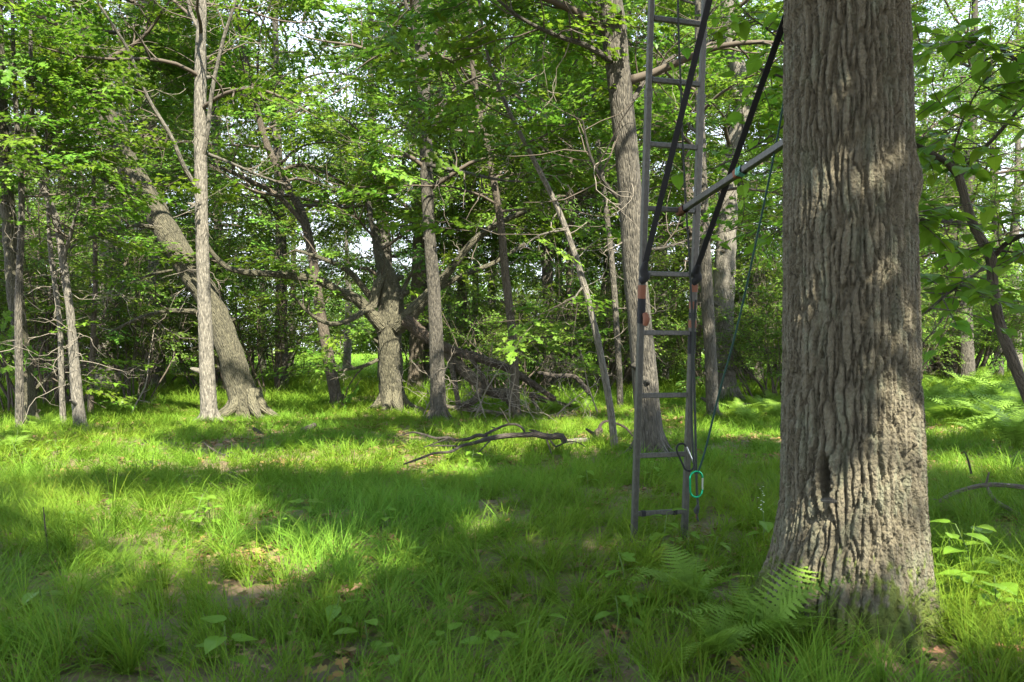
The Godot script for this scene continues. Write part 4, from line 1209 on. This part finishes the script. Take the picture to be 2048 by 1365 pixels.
	for k in 16:
		var ang := TAU * k / 16.0 + rng.randf_range(-0.15, 0.15)
		var stem := wander(Vector3(cos(ang) * 0.6, -0.1, sin(ang) * 0.5), Vector3(cos(ang) * 0.65, 1, sin(ang) * 0.6).normalized(), rng.randf_range(2.8, 4.0), 0.07, 0.012, 0.16, 0.0, 6)
		var s := Shape.new()
		s.tube(stem, 6, 0.25)
		part("stem", s, mats.brown_bark, st)
		side_branches(tw, fol, stem, 10, 1.2, 0.4, 0.8, 0.32, 0.3)
	part("branches", tw, mats.dark_twig, st).set_meta("kind", "stuff")
	var ft := []
	for k in fol.size():
		ft.append(leaf_tint(Color(0.9, 1, 0.9)))
	scatter("crown", sprays.far, fol, ft, st)


func sapling() -> void:
	rng.seed = 501
	var trunk := [Vector4(3.243, -0.059, -4.6, 0.0390), Vector4(3.159, 0.301, -4.6, 0.0338), Vector4(3.032, 0.646, -4.6, 0.0325), Vector4(2.904, 0.963, -4.6, 0.0312), Vector4(2.814, 1.223, -4.6, 0.0299), Vector4(2.78, 1.455, -4.6, 0.0299), Vector4(2.773, 1.585, -4.6, 0.0299), Vector4(2.684, 1.744, -4.6, 0.0260), Vector4(2.639, 1.874, -4.6, 0.0247), Vector4(2.588, 2.057, -4.6, 0.0234)]
	var limbs := [[Vector4(2.588, 2.057, -4.6, 0.0221), Vector4(2.48, 2.132, -4.55, 0.0180), Vector4(2.34, 2.183, -4.5, 0.0153), Vector4(2.202, 2.249, -4.45, 0.0138), Vector4(2.006, 2.339, -4.45, 0.0113), Vector4(1.803, 2.496, -4.5, 0.0102), Vector4(1.611, 2.615, -4.6, 0.0078), Vector4(1.41, 2.738, -4.7, 0.0053)], [Vector4(2.599, 2.063, -4.6, 0.0143), Vector4(2.681, 2.165, -4.6, 0.0117), Vector4(2.737, 2.254, -4.5, 0.0114), Vector4(2.838, 2.413, -4.4, 0.0099), Vector4(2.943, 2.567, -4.3, 0.0061)], [Vector4(2.778, 1.57, -4.6, 0.0156), Vector4(2.82, 1.651, -4.55, 0.0141), Vector4(2.838, 1.686, -4.4, 0.0112), Vector4(2.894, 1.71, -4.2, 0.0059)], [Vector4(2.644, 1.773, -4.6, 0.0091), Vector4(2.396, 1.764, -4.4, 0.0075), Vector4(2.182, 1.737, -4.2, 0.0047), Vector4(2.001, 1.746, -4.1, 0.0023)], [Vector4(2.749, 1.541, -4.6, 0.0078), Vector4(2.505, 1.423, -4.4, 0.0062), Vector4(2.258, 1.314, -4.2, 0.0047), Vector4(2.088, 1.204, -4.1, 0.0023)], [Vector4(2.559, 2.107, -4.6, 0.0052), Vector4(2.516, 2.24, -4.5, 0.0051), Vector4(2.495, 2.404, -4.3, 0.0049), Vector4(2.557, 2.559, -4.2, 0.0036), Vector4(2.601, 2.704, -4.1, 0.0023)],
		[Vector4(2.925, 2.293, -4.2, 0.0107), Vector4(2.677, 2.497, -4.1, 0.0081), Vector4(2.471, 2.626, -4.1, 0.0069), Vector4(2.316, 2.639, -4.1, 0.0046), Vector4(2.109, 2.613, -4.1, 0.0023)], [Vector4(1.746, 2.524, -4.5, 0.0064), Vector4(1.581, 2.353, -4.6, 0.0052), Vector4(1.408, 2.233, -4.7, 0.0040), Vector4(1.257, 2.168, -4.8, 0.0027)], [Vector4(2.17, 2.291, -4.5, 0.0089), Vector4(1.999, 2.144, -4.7, 0.0066), Vector4(1.775, 1.913, -4.9, 0.0055), Vector4(1.622, 1.741, -5, 0.0028)], [Vector4(1.746, 2.524, -4.5, 0.0064), Vector4(1.521, 2.809, -4.5, 0.0051), Vector4(1.323, 3.023, -4.6, 0.0026)]]
	var foot := xyz(trunk[0])
	var root := thing("young_tree", "young broad-leaved tree with a crooked dark stem behind the thick oak", "tree", foot)
	var t := Shape.new()
	t.off = foot
	t.tube(trunk, 12, 0.08, 0.1, bark_noise)
	part("trunk", t, mats.brown_bark, root)
	var tw := Shape.new()
	tw.off = foot
	var leaf_meshes := []
	for k in 5:
		var l := Shape.new()
		var b := rng.randf_range(0.85, 1.2)
		l.tint = Color(b * rng.randf_range(0.9, 1.15), b, b)
		add_leaf(l, HEART, Vector3(0.02, 0, 0), Vector3.RIGHT, Vector3.UP, 1.0, rng.randf_range(0.02, 0.2), rng.randf_range(0.05, 0.35))
		leaf_meshes.append(l.mesh(mats.broad_leaf))
	var made := 0
	var rest := []
	for limb in limbs:
		var s := Shape.new()
		s.off = foot
		s.tube(limb, 8, 0.07, 0.12, bark_noise)
		part("limb", s, mats.brown_bark, root)
		for j in 21:
			var q := path_at(limb, rng.randf_range(0.15, 1.0))
			var out := Vector3(rng.randf_range(-1, 1), rng.randf_range(-0.35, 0.25), rng.randf_range(-1, 1)).normalized()
			var side := wander(xyz(q[0]), out, rng.randf_range(0.25, 0.6), 0.004, 0.0018, 0.25, -0.03, 4)
			tw.tube(side, 4, 0.12)
			for m in 5:
				var e := path_at(side, 0.25 + 0.75 * (m + rng.randf()) / 5.0)
				var ang := rng.randf() * TAU
				var x: Vector3 = (Vector3(cos(ang), rng.randf_range(-0.5, 0.0), sin(ang)) + e[1] * 0.5).normalized()
				var up := Vector3(rng.randf_range(-0.35, 0.35), 1, rng.randf_range(-0.35, 0.35)).normalized()
				var z: Vector3 = x.cross(up).normalized()
				var size := rng.randf_range(0.06, 0.11)
				var place := Transform3D(Basis(x * size, z.cross(x) * size, z * size), xyz(e[0]) - foot)
				if made < 300 and rng.randf() < 0.3:
					part_mesh("leaf", leaf_meshes[rng.randi() % 5], root).transform = place
					made += 1
				else:
					rest.append(place)
	part("twigs", tw, mats.dark_twig, root).set_meta("kind", "stuff")
	var tints := []
	for k in rest.size():
		tints.append(leaf_tint(Color.WHITE))
	scatter("foliage", leaf_meshes[0], rest, tints, root)


func deadwood() -> void:
	stick("fallen_branch", "dark forked dead branch lying across the sunny grass", "branch", mats.dark_branch, [
		[Vector4(0.518, 0.136, -7.8, 0.0321), Vector4(0.484, 0.204, -7.8, 0.0340), Vector4(0.362, 0.199, -7.8, 0.0321), Vector4(0.235, 0.224, -7.8, 0.0301), Vector4(0.138, 0.213, -7.85, 0.0283), Vector4(-0.049, 0.204, -7.85, 0.0264), Vector4(-0.21, 0.184, -7.8, 0.0240), Vector4(-0.355, 0.158, -7.65, 0.0178), Vector4(-0.483, 0.137, -7.55, 0.0156), Vector4(-0.558, 0.117, -7.3, 0.0131), Vector4(-0.7, 0.116, -7.2, 0.0111), Vector4(-0.79, 0.102, -7, 0.0108), Vector4(-0.921, 0.074, -6.8, 0.0070)],
		[Vector4(-0.249, 0.204, -7.8, 0.0181), Vector4(-0.34, 0.208, -7.85, 0.0182), Vector4(-0.426, 0.168, -7.9, 0.0164), Vector4(-0.562, 0.142, -8, 0.0166), Vector4(-0.641, 0.162, -8.05, 0.0144), Vector4(-0.772, 0.151, -8.1, 0.0125), Vector4(-0.925, 0.181, -8.2, 0.0106), Vector4(-1.046, 0.191, -8.3, 0.0086), Vector4(-1.176, 0.15, -8.3, 0.0042)],
		[Vector4(-0.259, 0.224, -7.8, 0.0140), Vector4(-0.139, 0.272, -7.9, 0.0141), Vector4(-0.05, 0.307, -7.9, 0.0122), Vector4(0.05, 0.307, -7.9, 0.0122), Vector4(0.113, 0.263, -7.85, 0.0121), Vector4(0.133, 0.218, -7.85, 0.0121)],
		[Vector4(-0.516, 0.137, -7.55, 0.0097), Vector4(-0.662, 0.135, -7.6, 0.0079), Vector4(-0.786, 0.131, -7.6, 0.0038)], [Vector4(-0.208, 0.176, -7.7, 0.0080), Vector4(-0.306, 0.104, -7.4, 0.0058), Vector4(-0.357, 0.085, -7.3, 0.0037)], [Vector4(-0.03, 0.317, -7.9, 0.0062), Vector4(-0.074, 0.406, -7.9, 0.0050), Vector4(-0.124, 0.48, -7.9, 0.0030)], [Vector4(0.333, 0.189, -7.8, 0.0100), Vector4(0.367, 0.09, -7.7, 0.0080), Vector4(0.376, 0.054, -7.6, 0.0060)], [Vector4(0.362, 0.184, -7.8, 0.0100), Vector4(0.425, 0.114, -7.7, 0.0099), Vector4(0.512, 0.157, -7.7, 0.0080), Vector4(0.632, 0.157, -7.7, 0.0060), Vector4(0.714, 0.109, -7.7, 0.0039)],
		[Vector4(0.298, 0.224, -7.8, 0.0120), Vector4(0.225, 0.258, -7.8, 0.0100), Vector4(0.166, 0.263, -7.8, 0.0081)], [Vector4(-0.637, 0.162, -8, 0.0083), Vector4(-0.802, 0.109, -7.9, 0.0062), Vector4(-0.861, 0.097, -7.8, 0.0039)], [Vector4(-0.168, 0.272, -7.9, 0.0082), Vector4(-0.213, 0.287, -7.9, 0.0040)], [Vector4(0.479, 0.184, -7.8, 0.0181), Vector4(0.455, 0.224, -7.8, 0.0162), Vector4(0.411, 0.228, -7.8, 0.0120)]])
	stick("pale_log", "short pale barkless log end beside the dark fallen branch", "log", mats.pale_bark, [[Vector4(0.551, 0.065, -8.45, 0.0318), Vector4(0.671, 0.08, -8.5, 0.0320), Vector4(0.83, 0.08, -8.6, 0.0243)]])
	stick("broken_stub", "dark broken stub of wood jutting from the shaded grass", "log", mats.dark_branch, [[Vector4(-2.6, 0.015, -9.6, 0.0362), Vector4(-2.504, 0.075, -9.6, 0.0452), Vector4(-2.396, 0.138, -9.7, 0.0304)], [Vector4(-2.552, 0.039, -9.6, 0.0181), Vector4(-2.48, 0.039, -9.6, 0.0151)]])
	stick("broken_stub", "small split stub of wood leaning over near the mossy trunk's foot", "log", mats.dark_branch, [[Vector4(-2.973, -0.063, -9.6, 0.0422), Vector4(-3.046, 0.039, -9.6, 0.0362), Vector4(-3.118, 0.105, -9.6, 0.0181)]])
	stick("dead_stick", "slim dark stick lying in the sunlit grass before the mossy trunk", "stick", mats.dark_branch, [[Vector4(-2.669, -0.016, -7.8, 0.0049), Vector4(-2.867, 0.01, -7.9, 0.0099), Vector4(-2.966, 0.06, -7.9, 0.0099), Vector4(-3.104, 0.122, -8, 0.0050)], [Vector4(-2.867, 0.01, -7.9, 0.0074), Vector4(-2.803, 0.022, -8, 0.0050)]])
	stick("dead_stick", "grey arching stick reaching over the grass beyond the thick oak", "stick", mats.dead_wood, [[Vector4(2.624, 0.042, -5, 0.0110), Vector4(2.697, 0.11, -5, 0.0141), Vector4(2.807, 0.164, -5, 0.0141), Vector4(2.964, 0.201, -5, 0.0157), Vector4(3.12, 0.198, -5, 0.0157), Vector4(3.277, 0.179, -5, 0.0173)], [Vector4(2.97, 0.198, -5, 0.0094), Vector4(2.992, 0.282, -5, 0.0047)], [Vector4(2.979, 0.189, -5, 0.0110), Vector4(2.965, 0.129, -4.9, 0.0123), Vector4(3.024, 0.073, -4.8, 0.0136), Vector4(3.114, 0.028, -4.8, 0.0136)], [Vector4(2.681, 0.11, -5, 0.0047), Vector4(2.587, 0.117, -5, 0.0031)], [Vector4(2.743, 0.048, -5, 0.0063), Vector4(2.873, 0.074, -4.9, 0.0062), Vector4(3.054, 0.013, -4.8, 0.0060)]])
	stick("upright_stick", "thin dry stem standing in the shaded grass past the oak", "stick", mats.dark_branch, [[Vector4(3.398, 0.133, -5.9, 0.0074), Vector4(3.38, 0.218, -5.9, 0.0074), Vector4(3.358, 0.281, -5.9, 0.0056), Vector4(3.343, 0.296, -5.9, 0.0037)]])
	stick("upright_stick", "tall thin dry stem standing alone in the grass", "stick", mats.dark_branch, [[Vector4(-2.321, -0.014, -4, 0.0038), Vector4(-2.329, 0.073, -4, 0.0038), Vector4(-2.342, 0.173, -4, 0.0038), Vector4(-2.35, 0.261, -4, 0.0025)]])
	# the deadfall under the old tree
	stick("fallen_limb", "long rotten limb torn from the old tree, propped against the ground", "log", mats.rot_wood, [[Vector4(-1.771, 1.551, -13.3, 0.1169), Vector4(-1.483, 1.315, -13.2, 0.1077), Vector4(-1.094, 1.091, -13, 0.0816), Vector4(-0.599, 0.929, -12.9, 0.0729), Vector4(-0.112, 0.769, -12.8, 0.0683), Vector4(0.287, 0.532, -12.7, 0.0558), Vector4(0.68, 0.26, -12.6, 0.0395)], [Vector4(-0.761, 1.05, -12.9, 0.0364), Vector4(-0.514, 0.689, -12.8, 0.0362), Vector4(-0.311, 0.413, -12.7, 0.0319), Vector4(-0.111, 0.26, -12.6, 0.0395)]])
	stick("fallen_limb", "dark rotten limb arching to the ground inside the deadfall", "log", mats.brown_bark, [[Vector4(-1.184, 1.132, -13.1, 0.0822), Vector4(-0.848, 0.764, -13, 0.0979), Vector4(-0.558, 0.524, -12.9, 0.0891), Vector4(-0.316, 0.362, -12.9, 0.0810), Vector4(-0.072, 0.327, -12.8, 0.0964), Vector4(0.048, 0.134, -12.7, 0.0957), Vector4(0.096, -0.049, -12.7, 0.0797)], [Vector4(-1.012, 0.928, -13, 0.0490), Vector4(-0.916, 0.488, -12.8, 0.0442), Vector4(-0.822, 0.023, -12.6, 0.0395)], [Vector4(-0.478, 0.443, -12.9, 0.0567), Vector4(-0.59, 0.253, -12.7, 0.0598), Vector4(-0.776, 0.172, -12.5, 0.0471)]])
	stick("fallen_log", "slim log lying level behind the grey tree's foot", "log", mats.dead_wood, [[Vector4(-1.138, 0.165, -12.6, 0.0395), Vector4(-0.743, 0.118, -12.6, 0.0356), Vector4(-0.345, 0.078, -12.5, 0.0314), Vector4(0.008, 0.039, -12.4, 0.0234)]])
	stick("fallen_log", "brown log lying beyond the thin brown tree", "log", mats.rot_wood, [[Vector4(0.316, 0.26, -14, 0.0615), Vector4(0.575, 0.178, -13.9, 0.0524), Vector4(0.918, 0.098, -13.8, 0.0347), Vector4(1.22, 0.055, -13.8, 0.0217)], [Vector4(0.357, 0.178, -13.9, 0.0349), Vector4(0.516, -0.067, -13.5, 0.0212)]])
	stick("fallen_log", "dark crooked log raised on other deadwood near the rugged trunk", "log", mats.dark_branch, [[Vector4(0.48, 0.626, -15, 0.0377), Vector4(0.809, 0.561, -15, 0.0424), Vector4(1.186, 0.532, -15, 0.0471), Vector4(1.468, 0.203, -15, 0.0424)]])
	stick("tree_stump", "low pale rotten stump at the old tree's foot", "stump", mats.dead_wood, [[Vector4(-1.493, -0.114, -12.8, 0.1446), Vector4(-1.493, 0.023, -12.8, 0.1125), Vector4(-1.509, 0.103, -12.8, 0.0804)], [Vector4(-1.678, -0.058, -12.8, 0.0723), Vector4(-1.702, 0.039, -12.8, 0.0562)]], "", 10)
	stick("fallen_log", "grey log lying in the grass past the straight grey tree", "log", mats.dead_wood, [[Vector4(3.653, 0.04, -14, 0.0395), Vector4(4.004, 0.075, -14, 0.0439), Vector4(4.355, 0.067, -14, 0.0308)]])
	stick("root_plate", "tangle of dark broken roots by the leaning pole tree", "stump", mats.rot_wood, [[Vector4(0.926, 0.018, -8.9, 0.0447), Vector4(0.96, 0.113, -8.9, 0.0503), Vector4(0.999, 0.168, -8.9, 0.0279)], [Vector4(0.96, 0.113, -8.9, 0.0223), Vector4(0.993, 0.213, -8.9, 0.0168), Vector4(1.049, 0.252, -8.9, 0.0140), Vector4(1.105, 0.252, -8.9, 0.0084)], [Vector4(0.982, 0.057, -8.9, 0.0223), Vector4(1.109, 0.029, -8.8, 0.0166)], [Vector4(0.926, 0.101, -8.9, 0.0196), Vector4(0.826, 0.168, -8.9, 0.0112)], [Vector4(1.122, 0.241, -8.9, 0.0112), Vector4(1.233, 0.204, -8.7, 0.0137), Vector4(1.3, 0.117, -8.5, 0.0080)]])
	# loose pale dead brush between the trunks
	var brush := [[-0.71, 0.30, -12.0], [0.44, 0.42, -12.5], [-1.26, 0.51, -12.2], [-0.18, 0.37, -12.0], [1.03, 1.13, -13.0], [-0.50, 0.89, -12.4], [-6.07, 1.36, -12.5]]
	for k in brush.size():
		rng.seed = 600 + k
		var b: Array = brush[k]
		var root := thing("dead_brush", "pale leafless dead brush tangled between the trunks", "branch", Vector3(b[0], 0.0, b[2]), "dead brush between the trunks")
		var top: float = b[1]
		var s := Shape.new()
		var main := wander(Vector3(rng.randf_range(-0.4, 0.4), -0.05, 0), Vector3(rng.randf_range(-0.7, 0.7), 1, rng.randf_range(-0.3, 0.3)).normalized(), maxf(0.9, top + 0.5), 0.014, 0.005, 0.2, 0.0, 6)
		s.tube(main, 5, 0.2)
		part("stem", s, mats.pale_twig, root)
		var d := Shape.new()
		dead_twigs(d, main, 12, 0.9, 0.15, 1.0)
		part("twigs", d, mats.pale_twig, root).set_meta("kind", "stuff")


func plants() -> void:
	rng.seed = 700
	fern("big fern with broad green fronds drooping at the thick oak's foot", "", Vector3(0.894, 0, -2.8), 7, 0.75)
	fern("low fern with pale fronds spreading into the grass before the oak", "", Vector3(0.682, 0, -2.688), 6, 0.62)
	fern("small fern in the shade between the ladder and the oak", "", Vector3(0.758, 0, -3.357), 7, 0.7)
	for s in [[Vector3(6.127, 0, -11.548), 1.0], [Vector3(8.213, 0, -14.948), 1.1], [Vector3(6.307, 0, -11.164), 1.1], [Vector3(7.863, 0, -13.394), 1.2], [Vector3(6.42, 0, -10.599), 1.0], [Vector3(7.545, 0, -11.96), 1.2], [Vector3(10.18, 0, -17.621), 1.2], [Vector3(10.249, 0, -16.74), 1.2], [Vector3(9.987, 0, -18.599), 1.1], [Vector3(5.927, 0, -9.305), 1.0], [Vector3(5.179, 0, -8.172), 0.9], [Vector3(5.341, 0, -9.054), 0.9], [Vector3(7.634, 0, -14.558), 1.0], [Vector3(9.89, 0, -15.219), 1.2]]:
		fern("light green fern in the patch before the dark coppiced stool", "ferns before the coppiced stool", s[0], 8, 1.4 * s[1])
	for s in [[Vector3(3.547, 0, -12.403), 1.0], [Vector3(4.069, 0, -13.081), 1.1], [Vector3(4.04, 0, -12.134), 1.0], [Vector3(3.367, 0, -11.164), 0.9], [Vector3(4.757, 0, -14.558), 1.1]]:
		fern("fern growing past the straight grey tree toward the meadow", "ferns past the straight grey tree", s[0], 7, 1.0 * s[1])
	for s in [[Vector3(1.171, 0, -13.723), 1.0], [Vector3(0.717, 0, -13.288), 0.9], [Vector3(-6.333, 0, -12.88), 0.9], [Vector3(-5.769, 0, -9.852), 0.8], [Vector3(-5.143, 0, -8.172), 0.8]]:
		fern("shaded fern growing among the trunks at the clearing's rim", "ferns at the clearing's rim", s[0], 6, 0.9 * s[1])
	for s in [[Vector3(2.006, 0, -3.426), 0.3, 0.11, 5], [Vector3(2.023, 0, -3.609), 0.22, 0.09, 4], [Vector3(1.835, 0, -3.053), 0.2, 0.1, 5], [Vector3(1.762, 0, -3.109), 0.18, 0.1, 5], [Vector3(2.18, 0, -3.533), 0.28, 0.1, 4], [Vector3(1.786, 0, -3.26), 0.16, 0.09, 5], [Vector3(1.79, 0, -2.847), 0.2, 0.09, 4]]:
		herb("light green broad-leaved seedling beside the oak's sunny flank", "seedlings beside the oak", s[0], s[3], s[1], s[2], HEART)
	for s in [[Vector3(0.812, 0, -4.043), 0.2, 0.08, 5], [Vector3(0.91, 0, -4.142), 0.16, 0.07, 4], [Vector3(0.698, 0, -4.194), 0.14, 0.06, 4], [Vector3(0.967, 0, -3.902), 0.18, 0.08, 5]]:
		herb("dark green seedling in the grass at the ladder's foot", "seedlings at the ladder's foot", s[0], s[3], s[1], s[2], OVAL)
	for s in [[Vector3(-0.665, 0, -2.921), 0.16, 0.09, 5], [Vector3(-0.506, 0, -2.8), 0.14, 0.08, 4], [Vector3(-0.213, 0, -2.754), 0.12, 0.07, 4], [Vector3(-0.065, 0, -2.667), 0.15, 0.08, 4], [Vector3(-2.483, 0, -5.881), 0.2, 0.05, 6], [Vector3(-4.792, 0, -7.615), 0.3, 0.08, 7]]:
		herb("dark low seedling half hidden in the open grass", "seedlings in the open grass", s[0], s[3], s[1], s[2], OVAL)
	rng.seed = 733
	for k in 30:
		var d := sqrt(rng.randf_range(6.0, 60.0))
		herb("dark low seedling half hidden in the open grass", "seedlings in the open grass", Vector3(rng.randf_range(-0.62, 0.2) * d, 0, -d), rng.randi_range(4, 7), rng.randf_range(0.12, 0.26), rng.randf_range(0.05, 0.09), [OVAL, HEART, MAPLE][k % 3])
	# a flowering herb by the oak
	var at := Vector3(1.312, 0, -4.142)
	var f := herb("flowering herb with a pale spike and two bright leaves by the oak", "", at, 4, 0.2, 0.085, HEART)
	var sp := Shape.new()
	sp.tube([Vector4(0, 0.12, 0, 0.003), Vector4(-0.01, 0.24, 0, 0.002), Vector4(-0.015, 0.36, 0, 0.0015)], 4, 0.05)
	part("spike", sp, mats.stem_green, f)
	for k in 12:
		var fl := Shape.new()
		var p := Vector3(-0.012 + rng.randf_range(-0.014, 0.014), 0.22 + 0.012 * k, rng.randf_range(-0.014, 0.014))
		add_leaf(fl, OVAL, p, Vector3(rng.randf_range(-1, 1), 0.2, rng.randf_range(-1, 1)).normalized(), Vector3.UP, 0.016)
		part("flower", fl, mats.petal, f)
